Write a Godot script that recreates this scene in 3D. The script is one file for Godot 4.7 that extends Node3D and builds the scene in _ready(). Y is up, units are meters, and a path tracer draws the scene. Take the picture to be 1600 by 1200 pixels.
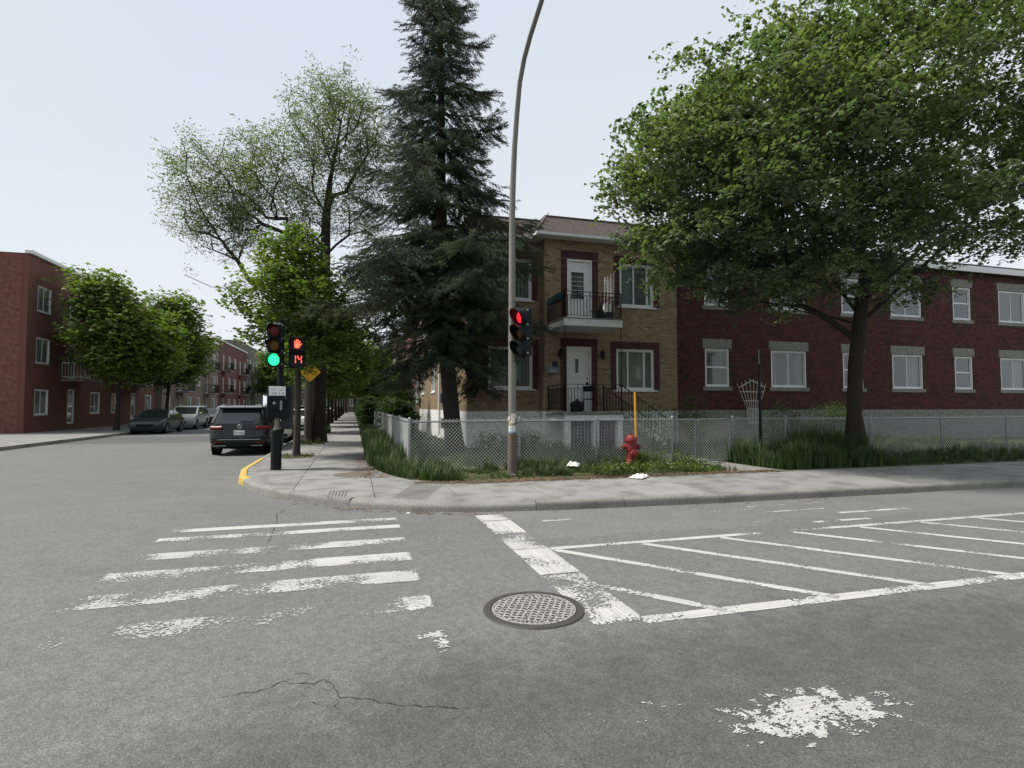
extends Node3D
# A street corner on a hazy, overcast spring day. World axes follow the streets: the front street runs along X,
# the side street along -Z, y is up, metres. The eye stands at (0, 1.65, 0) on the front street.

class MB:
	var v := PackedVector3Array()
	var n := PackedVector3Array()
	var c := PackedColorArray()
	var tinted := false
	var col := Color(1, 1, 1)
	func t3(a: Vector3, b: Vector3, d: Vector3, na: Vector3, nb: Vector3, nd: Vector3) -> void:
		if (b - a).cross(d - a).dot(na + nb + nd) > 0.0:
			v.append(a); v.append(d); v.append(b); n.append(na); n.append(nd); n.append(nb)
		else:
			v.append(a); v.append(b); v.append(d); n.append(na); n.append(nb); n.append(nd)
		if tinted:
			c.append(col); c.append(col); c.append(col)
	func tri(a: Vector3, b: Vector3, d: Vector3, out: Vector3) -> void:
		var m := (b - a).cross(d - a).normalized()
		if m.dot(out) < 0.0: m = -m
		t3(a, b, d, m, m, m)
	func quad(a: Vector3, b: Vector3, d: Vector3, e: Vector3, out: Vector3) -> void:
		var m := (d - a).cross(e - b).normalized()
		if m.dot(out) < 0.0: m = -m
		t3(a, b, d, m, m, m)
		t3(a, d, e, m, m, m)
	func box(t: Transform3D, s: Vector3, faces := 63) -> void:
		var h := s * 0.5
		var b := t.basis
		var x := b.x * h.x
		var y := b.y * h.y
		var z := b.z * h.z
		var o := t.origin
		if faces & 1: quad(o + x - y - z, o + x + y - z, o + x + y + z, o + x - y + z, x)
		if faces & 2: quad(o - x - y - z, o - x + y - z, o - x + y + z, o - x - y + z, -x)
		if faces & 4: quad(o - x + y - z, o + x + y - z, o + x + y + z, o - x + y + z, y)
		if faces & 8: quad(o - x - y - z, o + x - y - z, o + x - y + z, o - x - y + z, -y)
		if faces & 16: quad(o - x - y + z, o + x - y + z, o + x + y + z, o - x + y + z, z)
		if faces & 32: quad(o - x - y - z, o + x - y - z, o + x + y - z, o - x + y - z, -z)
	func b3(x0: float, x1: float, y0: float, y1: float, z0: float, z1: float) -> void:
		box(Transform3D(Basis(), Vector3((x0 + x1) / 2, (y0 + y1) / 2, (z0 + z1) / 2)), Vector3(absf(x1 - x0), absf(y1 - y0), absf(z1 - z0)))
	func cbox(t: Transform3D, s: Vector3, bev: float) -> void:
		var h := s * 0.5
		bev = minf(bev, minf(h.x, minf(h.y, h.z)) * 0.9)
		var g := h - Vector3.ONE * bev
		var ax := [t.basis.x, t.basis.y, t.basis.z]
		var o := t.origin
		for i in 3:
			var j := (i + 1) % 3
			var k := (i + 2) % 3
			for si in [-1.0, 1.0]:
				var f: Vector3 = o + ax[i] * h[i] * si
				quad(f - ax[j] * g[j] - ax[k] * g[k], f + ax[j] * g[j] - ax[k] * g[k], f + ax[j] * g[j] + ax[k] * g[k], f - ax[j] * g[j] + ax[k] * g[k], ax[i] * si)
				for sj in [-1.0, 1.0]:   # edge between face i and face j, running along k
					var p: Vector3 = o + ax[i] * h[i] * si + ax[j] * g[j] * sj
					var q: Vector3 = o + ax[i] * g[i] * si + ax[j] * h[j] * sj
					quad(p - ax[k] * g[k], q - ax[k] * g[k], q + ax[k] * g[k], p + ax[k] * g[k], ax[i] * si + ax[j] * sj)
		for sx in [-1.0, 1.0]:
			for sy in [-1.0, 1.0]:
				for sz in [-1.0, 1.0]:
					var X: Vector3 = o + ax[0] * h.x * sx + ax[1] * g.y * sy + ax[2] * g.z * sz
					var Y: Vector3 = o + ax[0] * g.x * sx + ax[1] * h.y * sy + ax[2] * g.z * sz
					var Z: Vector3 = o + ax[0] * g.x * sx + ax[1] * g.y * sy + ax[2] * h.z * sz
					tri(X, Y, Z, ax[0] * sx + ax[1] * sy + ax[2] * sz)
	func bar(a: Vector3, b: Vector3, w: float, d: float) -> void:   # square bar from a to b
		var z := (b - a).normalized()
		var up := Vector3.UP if absf(z.y) < 0.95 else Vector3.RIGHT
		var x := up.cross(z).normalized()
		box(Transform3D(Basis(x, z.cross(x), z), (a + b) / 2), Vector3(w, d, a.distance_to(b)))
	func grid(rows: Array, closed := false, out_from := Vector3.INF) -> void:   # rows of equal-length PackedVector3Array, smooth
		var R := rows.size()
		var C: int = rows[0].size()
		var nn := []
		for r in R:
			var line := PackedVector3Array()
			for k in C:
				var kp := (k + 1) % C if closed else mini(k + 1, C - 1)
				var km := (k - 1 + C) % C if closed else maxi(k - 1, 0)
				var du: Vector3 = rows[r][kp] - rows[r][km]
				var dv: Vector3 = rows[mini(r + 1, R - 1)][k] - rows[maxi(r - 1, 0)][k]
				line.append(du.cross(dv).normalized())
			nn.append(line)
		var flip := 1.0
		if out_from != Vector3.INF:
			var s := 0.0
			for r in R:
				for k in C: s += nn[r][k].dot((rows[r][k] - out_from).normalized())
			if s < 0.0: flip = -1.0
		for r in R - 1:
			for k in (C if closed else C - 1):
				var k2 := (k + 1) % C
				var a: Vector3 = rows[r][k]
				var b: Vector3 = rows[r][k2]
				var d: Vector3 = rows[r + 1][k2]
				var e: Vector3 = rows[r + 1][k]
				t3(a, b, d, nn[r][k] * flip, nn[r][k2] * flip, nn[r + 1][k2] * flip)
				t3(a, d, e, nn[r][k] * flip, nn[r + 1][k2] * flip, nn[r + 1][k] * flip)
	func tube(pts: PackedVector3Array, rads: PackedFloat32Array, sides := 8, caps := true) -> void:
		var N := pts.size()
		if N < 2: return
		var dir := (pts[1] - pts[0]).normalized()
		var up := Vector3.UP if absf(dir.y) < 0.9 else Vector3.RIGHT
		var x := up.cross(dir).normalized()
		var pv := PackedVector3Array()
		var pn := PackedVector3Array()
		for i in N:
			if i > 0 and i < N - 1: dir = (pts[i + 1] - pts[i - 1]).normalized()
			elif i == N - 1: dir = (pts[i] - pts[i - 1]).normalized()
			x = (x - dir * x.dot(dir)).normalized()
			var y := dir.cross(x)
			for k in sides:
				var a := TAU * k / sides
				var m := x * cos(a) + y * sin(a)
				pv.append(pts[i] + m * rads[i])
				pn.append(m)
		for i in N - 1:
			for k in sides:
				var k2 := (k + 1) % sides
				var a := i * sides + k
				var b := i * sides + k2
				t3(pv[a], pv[b], pv[b + sides], pn[a], pn[b], pn[b + sides])
				t3(pv[a], pv[b + sides], pv[a + sides], pn[a], pn[b + sides], pn[a + sides])
		if caps:
			for e in [0, N - 1]:
				var o := (pts[0] - pts[1]) if e == 0 else (pts[N - 1] - pts[N - 2])
				o = o.normalized()
				for k in sides:
					t3(pts[e], pv[e * sides + k], pv[e * sides + (k + 1) % sides], o, o, o)
	func rod(a: Vector3, b: Vector3, r: float, sides := 8) -> void:
		tube(PackedVector3Array([a, b]), PackedFloat32Array([r, r]), sides)
	func lathe(t: Transform3D, prof: Array, segs := 20) -> void:   # prof: [radius, y] pairs; sharp edges where a pair repeats
		for i in prof.size() - 1:
			var r0: float = prof[i][0]
			var y0: float = prof[i][1]
			var r1: float = prof[i + 1][0]
			var y1: float = prof[i + 1][1]
			var nr := Vector2(y1 - y0, -(r1 - r0)).normalized()
			for k in segs:
				var a := TAU * k / segs
				var b := TAU * (k + 1) / segs
				var ca := Vector3(cos(a), 0, sin(a))
				var cb := Vector3(cos(b), 0, sin(b))
				var na := t.basis * (ca * nr.x + Vector3.UP * nr.y)
				var nb := t.basis * (cb * nr.x + Vector3.UP * nr.y)
				var A := t * (ca * r0 + Vector3.UP * y0)
				var B := t * (cb * r0 + Vector3.UP * y0)
				var D := t * (cb * r1 + Vector3.UP * y1)
				var E := t * (ca * r1 + Vector3.UP * y1)
				if r0 > 1e-5: t3(A, B, D, na, nb, nb)
				if r1 > 1e-5: t3(A, D, E, na, nb, na)
	func prism(t: Transform3D, poly: PackedVector2Array, depth: float) -> void:   # local xy outline, from z = 0 to z = depth
		var ids := Geometry2D.triangulate_polygon(poly)
		for z in [0.0, depth]:
			var o: Vector3 = t.basis.z * (1.0 if z > 0.0 else -1.0)
			for i in range(0, ids.size(), 3):
				tri(t * Vector3(poly[ids[i]].x, poly[ids[i]].y, z), t * Vector3(poly[ids[i + 1]].x, poly[ids[i + 1]].y, z), t * Vector3(poly[ids[i + 2]].x, poly[ids[i + 2]].y, z), o)
		var area := 0.0
		for i in poly.size(): area += poly[i].cross(poly[(i + 1) % poly.size()])
		for i in poly.size():
			var p := poly[i]
			var q := poly[(i + 1) % poly.size()]
			var e := Vector2(q.y - p.y, p.x - q.x) * signf(area)
			quad(t * Vector3(p.x, p.y, 0), t * Vector3(q.x, q.y, 0), t * Vector3(q.x, q.y, depth), t * Vector3(p.x, p.y, depth), t.basis * Vector3(e.x, e.y, 0))
	func mesh() -> ArrayMesh:
		var m := ArrayMesh.new()
		var a := []
		a.resize(Mesh.ARRAY_MAX)
		a[Mesh.ARRAY_VERTEX] = v
		a[Mesh.ARRAY_NORMAL] = n
		if tinted: a[Mesh.ARRAY_COLOR] = c
		m.add_surface_from_arrays(Mesh.PRIMITIVE_TRIANGLES, a)
		return m

var rng := RandomNumberGenerator.new()
var noise := FastNoiseLite.new()
var taken := {}
var MAT := {}
var TEX := {}

func at(x: float, y: float, z: float) -> Transform3D:
	return Transform3D(Basis(), Vector3(x, y, z))

func yawed(p: Vector3, deg: float) -> Transform3D:
	return Transform3D(Basis(Vector3.UP, deg_to_rad(deg)), p)

# upright plane: local x along u, y up, z out of the wall
func plane(o: Vector3, nrm: Vector3) -> Transform3D:
	return Transform3D(Basis(Vector3.UP.cross(nrm), Vector3.UP, nrm), o)

func numbered(called: String) -> String:
	var k: int = taken.get(called, 0)
	taken[called] = k + 1
	return called if k == 0 else "%s_%03d" % [called, k]

func tag(o: Node3D, label: String, category: String, group := "") -> Node3D:
	o.set_meta("label", label)
	o.set_meta("category", category)
	if group: o.set_meta("group", group)
	return o

func thing(called: String, label: String, category: String, p := Vector3.ZERO, turn := 0.0, group := "") -> Node3D:
	var o := Node3D.new()
	o.name = numbered(called)
	add_child(o)
	o.position = p
	o.rotation_degrees.y = turn
	return tag(o, label, category, group)

func part(parent: Node3D, called: String, shape, m: Material, stuff := false) -> MeshInstance3D:
	var o := MeshInstance3D.new()
	o.mesh = shape.mesh() if shape is MB else shape
	o.material_override = m
	o.name = called if parent != self else numbered(called)
	parent.add_child(o, true)
	if stuff: o.set_meta("kind", "stuff")
	return o

func setting(called: String, shape, m: Material) -> MeshInstance3D:
	var o := part(self, called, shape, m)
	o.set_meta("kind", "structure")
	return o

func copies(parent: Node3D, called: String, mesh: Mesh, m: Material, xf: Array, cols: PackedColorArray, stuff := true) -> MultiMeshInstance3D:
	var mm := MultiMesh.new()
	mm.transform_format = MultiMesh.TRANSFORM_3D
	mm.use_colors = true
	mm.mesh = mesh
	mm.instance_count = xf.size()
	for i in xf.size():
		mm.set_instance_transform(i, xf[i])
		mm.set_instance_color(i, cols[i])
	var o := MultiMeshInstance3D.new()
	o.multimesh = mm
	o.material_override = m
	o.name = called if parent != self else numbered(called)
	parent.add_child(o, true)
	if stuff: o.set_meta("kind", "stuff")
	return o

# ---------- materials (albedo given as linear base colour) ----------
func lin(r: float, g: float, b: float, a := 1.0) -> Color:
	var s := Color(r, g, b).linear_to_srgb()
	s.a = a
	return s

func flat(r: float, g: float, b: float, rough := 0.7, metal := 0.0) -> StandardMaterial3D:
	var m := StandardMaterial3D.new()
	m.albedo_color = lin(r, g, b)
	m.roughness = rough
	m.metallic = metal
	m.metallic_specular = 0.5 if r + g + b > 0.2 else 0.3
	return m

func ntex(key: String, freq: float, lo: float, hi: float, oct := 4, size := 512, type := FastNoiseLite.TYPE_SIMPLEX_SMOOTH, stops := []) -> NoiseTexture2D:
	if TEX.has(key): return TEX[key]
	var f := FastNoiseLite.new()
	f.noise_type = type
	f.frequency = freq
	f.fractal_octaves = oct
	f.seed = key.hash() % 9973
	var t := NoiseTexture2D.new()
	t.width = size
	t.height = size
	t.seamless = true
	t.noise = f
	var g := Gradient.new()
	if stops.is_empty():
		g.set_color(0, Color(lo, lo, lo)); g.set_color(1, Color(hi, hi, hi))
	else:
		g.set_offset(0, stops[0][0]); g.set_color(0, stops[0][1])
		g.set_offset(1, stops[1][0]); g.set_color(1, stops[1][1])
		for i in range(2, stops.size()): g.add_point(stops[i][0], stops[i][1])
	t.color_ramp = g
	TEX[key] = t
	return t

# base colour with grain: a noise map multiplies the colour, another gives relief; both lie in world space
func grainy(r: float, g: float, b: float, rough: float, tex: Texture2D, scale: float, bump: Texture2D = null, depth := 0.0, metal := 0.0) -> StandardMaterial3D:
	var m := flat(r, g, b, rough, metal)
	m.albedo_texture = tex
	m.uv1_triplanar = true
	m.uv1_world_triplanar = true
	m.uv1_scale = Vector3.ONE * scale
	if bump:
		m.heightmap_enabled = true
		m.heightmap_texture = bump
		m.heightmap_scale = depth
	return m

func tint(r := 1.0, g := 1.0, b := 1.0, rough := 0.8) -> StandardMaterial3D:   # takes vertex or copy colours
	var m := flat(r, g, b, rough)
	m.vertex_color_use_as_albedo = true
	return m

func leafy(back: Color, rough := 0.55) -> StandardMaterial3D:
	var m := tint(1, 1, 1, rough)
	m.backlight_enabled = true
	m.backlight = back
	m.cull_mode = BaseMaterial3D.CULL_DISABLED
	return m

func glass(r: float, g: float, b: float, alpha: float) -> StandardMaterial3D:
	var m := flat(r, g, b, 0.03)
	m.albedo_color.a = alpha
	m.transparency = BaseMaterial3D.TRANSPARENCY_ALPHA
	m.metallic_specular = 0.5
	return m

func glow(r: float, g: float, b: float, e: float) -> StandardMaterial3D:
	var m := flat(r, g, b, 0.4)
	m.emission_enabled = true
	m.emission = lin(r, g, b)
	m.emission_energy_multiplier = e
	return m

func make_materials() -> void:
	noise.seed = 7
	var cloud := ntex("cloud", 0.012, 0.72, 1.0, 5)
	var fine := ntex("fine", 0.11, 0.62, 1.0, 3)
	var speck := ntex("speck", 0.35, 0.0, 1.0, 2, 1024)
	var bark := ntex("bark", 0.06, 0.35, 1.0, 4, 512, FastNoiseLite.TYPE_CELLULAR)
	MAT.bark = grainy(0.085, 0.068, 0.052, 0.95, bark, 1.6, bark, 4.0)
	MAT.spruce_bark = grainy(0.09, 0.075, 0.066, 0.95, bark, 2.2, bark, 5.0)
	MAT.young_bark = grainy(0.15, 0.125, 0.10, 0.9, bark, 3.0, bark, 2.0)
	MAT.needles = leafy(Color(0.22, 0.30, 0.18), 0.7)
	MAT.leaf = leafy(Color(0.88, 1.0, 0.62))
	MAT.ash_leaf = leafy(Color(0.78, 0.90, 0.52))
	MAT.grass = leafy(Color(0.40, 0.56, 0.16))
	MAT.mortar = grainy(0.38, 0.35, 0.29, 0.95, fine, 3.0)
	MAT.dark_mortar = grainy(0.13, 0.10, 0.09, 0.95, fine, 3.0)
	MAT.brick = tint(1, 1, 1, 0.9)
	MAT.brick.albedo_texture = fine; MAT.brick.uv1_triplanar = true; MAT.brick.uv1_world_triplanar = true; MAT.brick.uv1_scale = Vector3.ONE * 2.3
	MAT.white_wash = grainy(0.84, 0.84, 0.82, 0.85, ntex("wash", 0.02, 0.0, 1.0, 5, 512, FastNoiseLite.TYPE_SIMPLEX_SMOOTH, [[0.0, Color(0.62, 0.61, 0.58)], [0.34, Color(0.94, 0.94, 0.93)], [1.0, Color(1, 1, 1)]]), 0.6, fine, 0.3)
	MAT.stone = grainy(0.30, 0.30, 0.27, 0.9, cloud, 0.8, fine, 0.3)
	MAT.concrete = grainy(0.385, 0.38, 0.36, 0.92, ntex("conc", 0.006, 0.0, 1.0, 6, 1024, FastNoiseLite.TYPE_SIMPLEX_SMOOTH, [[0.0, Color(0.74, 0.73, 0.70)], [0.45, Color(0.93, 0.925, 0.92)], [1.0, Color(1, 1, 1)]]), 0.22, speck, 0.04)
	MAT.concrete.detail_enabled = true
	MAT.concrete.detail_albedo = ntex("grit", 0.3, 0.70, 1.0, 2, 1024)
	MAT.concrete.detail_blend_mode = BaseMaterial3D.BLEND_MODE_MUL
	MAT.concrete.detail_uv_layer = BaseMaterial3D.DETAIL_UV_2
	MAT.concrete.uv2_triplanar = true; MAT.concrete.uv2_world_triplanar = true; MAT.concrete.uv2_scale = Vector3.ONE * 0.9
	MAT.concrete_b = MAT.concrete.duplicate(); MAT.concrete_b.albedo_color = lin(0.35, 0.347, 0.332)
	MAT.concrete_c = MAT.concrete.duplicate(); MAT.concrete_c.albedo_color = lin(0.41, 0.403, 0.38)
	MAT.kerb = MAT.concrete.duplicate(); MAT.kerb.albedo_color = lin(0.36, 0.355, 0.335); MAT.kerb.heightmap_scale = 0.25; MAT.kerb.detail_albedo = ntex("pitted", 0.07, 0.0, 1.0, 4, 512, FastNoiseLite.TYPE_SIMPLEX_SMOOTH, [[0.0, Color(0.40, 0.38, 0.34)], [0.38, Color(0.66, 0.64, 0.6)], [0.5, Color(0.95, 0.95, 0.94)], [1.0, Color(1, 1, 1)]]); MAT.kerb.uv2_scale = Vector3.ONE * 1.6
	MAT.kerb_yellow = grainy(0.62, 0.40, 0.09, 0.8, ntex("worn", 0.05, 0.0, 1.0, 5, 512, FastNoiseLite.TYPE_SIMPLEX_SMOOTH, [[0.0, Color(0.62, 0.72, 0.95)], [0.36, Color(0.75, 0.8, 0.9)], [0.44, Color(1, 1, 1)], [1.0, Color(0.95, 0.92, 0.9)]]), 1.0, speck, 0.5)
	MAT.joint = grainy(0.12, 0.105, 0.085, 1.0, fine, 3.0)
	MAT.soil = grainy(0.085, 0.075, 0.045, 1.0, ntex("soil", 0.03, 0.0, 1.0, 5, 512, FastNoiseLite.TYPE_SIMPLEX_SMOOTH, [[0.0, Color(1, 0.72, 0.6)], [0.5, Color(0.8, 0.9, 0.6)], [1.0, Color(0.6, 0.9, 0.5)]]), 0.5, fine, 2.0)
	MAT.white_paint = flat(0.74, 0.74, 0.72, 0.55)
	MAT.trim = grainy(0.80, 0.81, 0.80, 0.5, ntex("faint", 0.015, 0.88, 1.0, 4), 0.9)
	MAT.soffit = MAT.trim
	MAT.roof_metal = grainy(0.155, 0.118, 0.098, 0.5, cloud, 0.7)
	MAT.glass = glass(0.20, 0.27, 0.25, 0.22)
	MAT.roofing = flat(0.06, 0.06, 0.06, 0.95)
	MAT.floorboards = flat(0.30, 0.22, 0.14, 0.7)
	MAT.curtain = grainy(0.27, 0.28, 0.265, 0.9, cloud, 1.5)
	MAT.blind = flat(0.22, 0.245, 0.235, 0.7)
	MAT.teal_curtain = flat(0.13, 0.22, 0.20, 0.9)
	MAT.black_iron = flat(0.016, 0.017, 0.018, 0.45, 0.3)
	MAT.black_paint = grainy(0.013, 0.015, 0.018, 0.4, cloud, 2.0)
	MAT.signal_black = flat(0.012, 0.013, 0.015, 0.5)
	MAT.galv = grainy(0.42, 0.44, 0.45, 0.42, cloud, 3.0, null, 0.0, 0.6)
	MAT.wire = flat(0.74, 0.75, 0.75, 0.5)
	MAT.pole = grainy(0.24, 0.235, 0.21, 0.7, ntex("pole", 0.03, 0.0, 1.0, 5, 512, FastNoiseLite.TYPE_SIMPLEX_SMOOTH, [[0.0, Color(0.7, 0.66, 0.6)], [0.5, Color(0.92, 0.92, 0.9)], [1.0, Color(1, 1, 1)]]), 1.4)
	MAT.pole_base = grainy(0.175, 0.155, 0.135, 0.85, ntex("peel", 0.045, 0.0, 1.0, 5, 512, FastNoiseLite.TYPE_SIMPLEX_SMOOTH, [[0.0, Color(0.5, 0.42, 0.36)], [0.47, Color(0.8, 0.66, 0.58)], [0.52, Color(1, 1, 1)], [1.0, Color(1, 1, 0.98)]]), 2.5)
	MAT.rubber = flat(0.012, 0.012, 0.012, 0.85)
	MAT.chrome = flat(0.6, 0.61, 0.62, 0.25, 0.9)
	MAT.car_glass = flat(0.02, 0.022, 0.024, 0.04)
	MAT.car_glass.metallic_specular = 0.7
	MAT.paper = flat(0.74, 0.74, 0.72, 0.8)
	MAT.asphalt = asphalt()
	MAT.marking = tint(1, 1, 1, 0.75)
	MAT.crack = flat(0.022, 0.021, 0.02, 1.0)
func _ready() -> void:
	rng.seed = 20240517
	# ----- camera -----
	var cam := Camera3D.new()
	cam.name = "camera"
	cam.fov = 69.43
	cam.near = 0.05
	cam.far = 3000.0
	cam.position = Vector3(0, 1.65, 0)
	cam.rotation_degrees = Vector3(2.25, -15.9, 0)
	add_child(cam)
	cam.current = true
	# ----- sky, exposure -----
	var env := Environment.new()
	env.background_mode = Environment.BG_SKY
	env.sky = Sky.new()
	env.sky.sky_material = overcast()
	env.background_energy_multiplier = 0.695
	env.tonemap_mode = Environment.TONE_MAPPER_LINEAR
	env.tonemap_exposure = 1.62
	env.sdfgi_enabled = true
	env.ssao_enabled = true
	env.ssil_enabled = true
	var we := WorldEnvironment.new()
	we.name = "world_environment"
	we.environment = env
	add_child(we)
	# ----- hazy sun, high on the left and a little behind the house -----
	var sun := DirectionalLight3D.new()
	sun.name = "sun"
	sun.light_energy = 1.05
	sun.light_color = Color(1.0, 0.98, 0.945)
	sun.light_angular_distance = 9.0
	sun.shadow_enabled = true
	add_child(sun)
	sun.look_at_from_position(Vector3.ZERO, Vector3(0.50, -0.80, 0.12))
	make_materials()
	build_ground()
	build_house()
	build_red_building()
	build_far_side()
	build_trees()
	build_fences()
	build_street_furniture()
	build_cars()
	build_porch_things()
	build_greenery()

func overcast() -> PanoramaSkyMaterial:
	var w := 1024
	var h := 512
	var f := FastNoiseLite.new()
	f.seed = 11
	f.frequency = 0.9
	f.fractal_octaves = 5
	var im := Image.create(w, h, false, Image.FORMAT_RGBF)
	var top := Color8(195, 206, 219).srgb_to_linear()
	var low := Color8(228, 234, 240).srgb_to_linear()
	for y in h:
		var el := PI * (0.5 - (y + 0.5) / h)
		for x in w:
			var az := TAU * (x + 0.5) / w
			var d := Vector3(cos(el) * sin(az), sin(el), cos(el) * cos(az))
			var k := pow(clampf(sin(el), 0.0, 1.0), 0.75)
			var cl := f.get_noise_3d(d.x * 1.3, d.y * 3.0, d.z * 1.3)
			var c := low.lerp(top, clampf(k + cl * 0.30, 0.0, 1.0)) * (1.0 + 0.07 * cl)
			if el < -0.02: c = c * 0.45
			im.set_pixel(x, y, c)
	var m := PanoramaSkyMaterial.new()
	m.panorama = ImageTexture.create_from_image(im)
	return m

func asphalt() -> StandardMaterial3D:
	var m := flat(0.325, 0.328, 0.323, 0.88)
	# aggregate: single stones of a few millimetres, pale and dark, over a little centimetre-scale wear
	var px := 1024
	var bytes := PackedByteArray()
	bytes.resize(px * px * 3)
	var rr := RandomNumberGenerator.new()
	rr.seed = 404
	var fn := FastNoiseLite.new()
	fn.seed = 8; fn.frequency = 0.045; fn.fractal_octaves = 3
	var wear := fn.get_seamless_image(px, px)
	wear.convert(Image.FORMAT_L8)
	var wd := wear.get_data()
	for i in px * px:
		var v := 0.70 + 0.16 * (rr.randf() + rr.randf() - 1.0) + 0.10 * (wd[i] / 255.0 - 0.5)
		var q := rr.randf()
		if q < 0.045: v += 0.26
		elif q < 0.12: v -= 0.20
		var k := int(clampf(v, 0.0, 1.0) * 255.0)
		bytes[i * 3] = k; bytes[i * 3 + 1] = k; bytes[i * 3 + 2] = k
	m.albedo_texture = ImageTexture.create_from_image(Image.create_from_data(px, px, false, Image.FORMAT_RGB8, bytes))
	m.uv1_triplanar = true
	m.uv1_world_triplanar = true
	m.uv1_scale = Vector3.ONE * 0.20
	m.detail_enabled = true
	m.detail_blend_mode = BaseMaterial3D.BLEND_MODE_MUL
	m.detail_uv_layer = BaseMaterial3D.DETAIL_UV_2
	# wear and patches of the road bed: 32 m x 32 m from (-16, -28), painted in world metres (uv2)
	var n := 1024
	var a := FastNoiseLite.new(); a.seed = 3; a.frequency = 0.35; a.fractal_octaves = 5
	var b := FastNoiseLite.new(); b.seed = 5; b.frequency = 1.7; b.fractal_octaves = 4
	var im := Image.create(n, n, false, Image.FORMAT_RGB8)
	for j in n:
		var z := -28.0 + 32.0 * (j + 0.5) / n
		for i in n:
			var x := -16.0 + 32.0 * (i + 0.5) / n
			var k := 0.94 + 0.04 * a.get_noise_2d(x * 0.6, z * 1.6) + 0.04 * b.get_noise_2d(x, z)
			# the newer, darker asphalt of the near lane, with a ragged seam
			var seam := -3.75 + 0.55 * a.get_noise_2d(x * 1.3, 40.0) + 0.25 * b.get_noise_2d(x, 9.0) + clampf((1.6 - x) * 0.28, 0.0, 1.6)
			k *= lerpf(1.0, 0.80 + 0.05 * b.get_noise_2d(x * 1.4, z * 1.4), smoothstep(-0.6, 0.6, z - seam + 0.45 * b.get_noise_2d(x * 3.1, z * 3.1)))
			# smooth grey strip along the gutter
			if z < -6.6 + 0.4 * a.get_noise_2d(x, 3.0) and x > 2.0: k *= 1.05
			k = clampf(k, 0.0, 1.0)
			im.set_pixel(i, j, Color(k, k, k * 0.995))
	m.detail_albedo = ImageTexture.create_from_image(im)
	return m
# ---------- a pixel of the photograph (1600 x 1200) to the point where its ray meets the height h ----------
func gp(px: float, py: float, h := 0.0) -> Vector3:
	var d := Basis.from_euler(Vector3(deg_to_rad(2.25), deg_to_rad(-15.9), 0)) * Vector3((px - 800.0) / 866.0, -(py - 600.0) / 866.0, -1.0)
	return Vector3(0, 1.65, 0) + d * ((h - 1.65) / d.y)

const FLAT := Basis(Vector3(1, 0, 0), Vector3(0, 0, 1), Vector3(0, 1, 0))   # outline in (x, z), depth up

var KERB := PackedVector2Array([Vector2(-2.62, -150), Vector2(-2.62, -17), Vector2(-2.6, -14.6), Vector2(-2.38, -13.1), Vector2(-1.9, -11.75), Vector2(-1.25, -10.65), Vector2(-0.5, -9.8), Vector2(0.15, -9.25), Vector2(0.9, -8.8), Vector2(1.8, -8.5), Vector2(3.1, -8.3), Vector2(6, -8.14), Vector2(10, -8.1), Vector2(60, -8.1)])
var LAWN_EDGE := PackedVector2Array([Vector2(0.33, -150), Vector2(0.33, -17), Vector2(0.36, -15.6), Vector2(0.48, -13.8), Vector2(0.74, -12.5), Vector2(1.1, -11.55), Vector2(1.65, -11.02), Vector2(2.5, -10.82), Vector2(6, -10.72), Vector2(60, -10.7)])

func offset_line(p: PackedVector2Array, d: float) -> PackedVector2Array:
	var r := PackedVector2Array()
	for i in p.size():
		var t := (p[mini(i + 1, p.size() - 1)] - p[maxi(i - 1, 0)]).normalized()
		r.append(p[i] + Vector2(t.y, -t.x) * d)
	return r

func walk_line(p: PackedVector2Array, step: float) -> PackedVector2Array:
	var r := PackedVector2Array()
	for i in p.size() - 1:
		var L := p[i].distance_to(p[i + 1])
		var k := maxi(1, int(round(L / step)))
		for j in k: r.append(p[i].lerp(p[i + 1], float(j) / k))
	r.append(p[p.size() - 1])
	return r

func slab(parent: Node3D, poly: PackedVector2Array, top: float, m: Material, gap := 0.007) -> void:
	for q in Geometry2D.offset_polygon(poly, -gap):
		if q.size() < 3 or absf(area2(q)) < 0.02: continue
		var mb := MB.new()
		mb.prism(Transform3D(FLAT, Vector3(0, top - 0.05, 0)), q, 0.05)
		part(parent, "slab", mb, m)

func area2(q: PackedVector2Array) -> float:
	var a := 0.0
	for i in q.size(): a += q[i].cross(q[(i + 1) % q.size()])
	return a * 0.5

func rect2(x0: float, x1: float, z0: float, z1: float) -> PackedVector2Array:
	return PackedVector2Array([Vector2(x0, z0), Vector2(x1, z0), Vector2(x1, z1), Vector2(x0, z1)])

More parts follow.
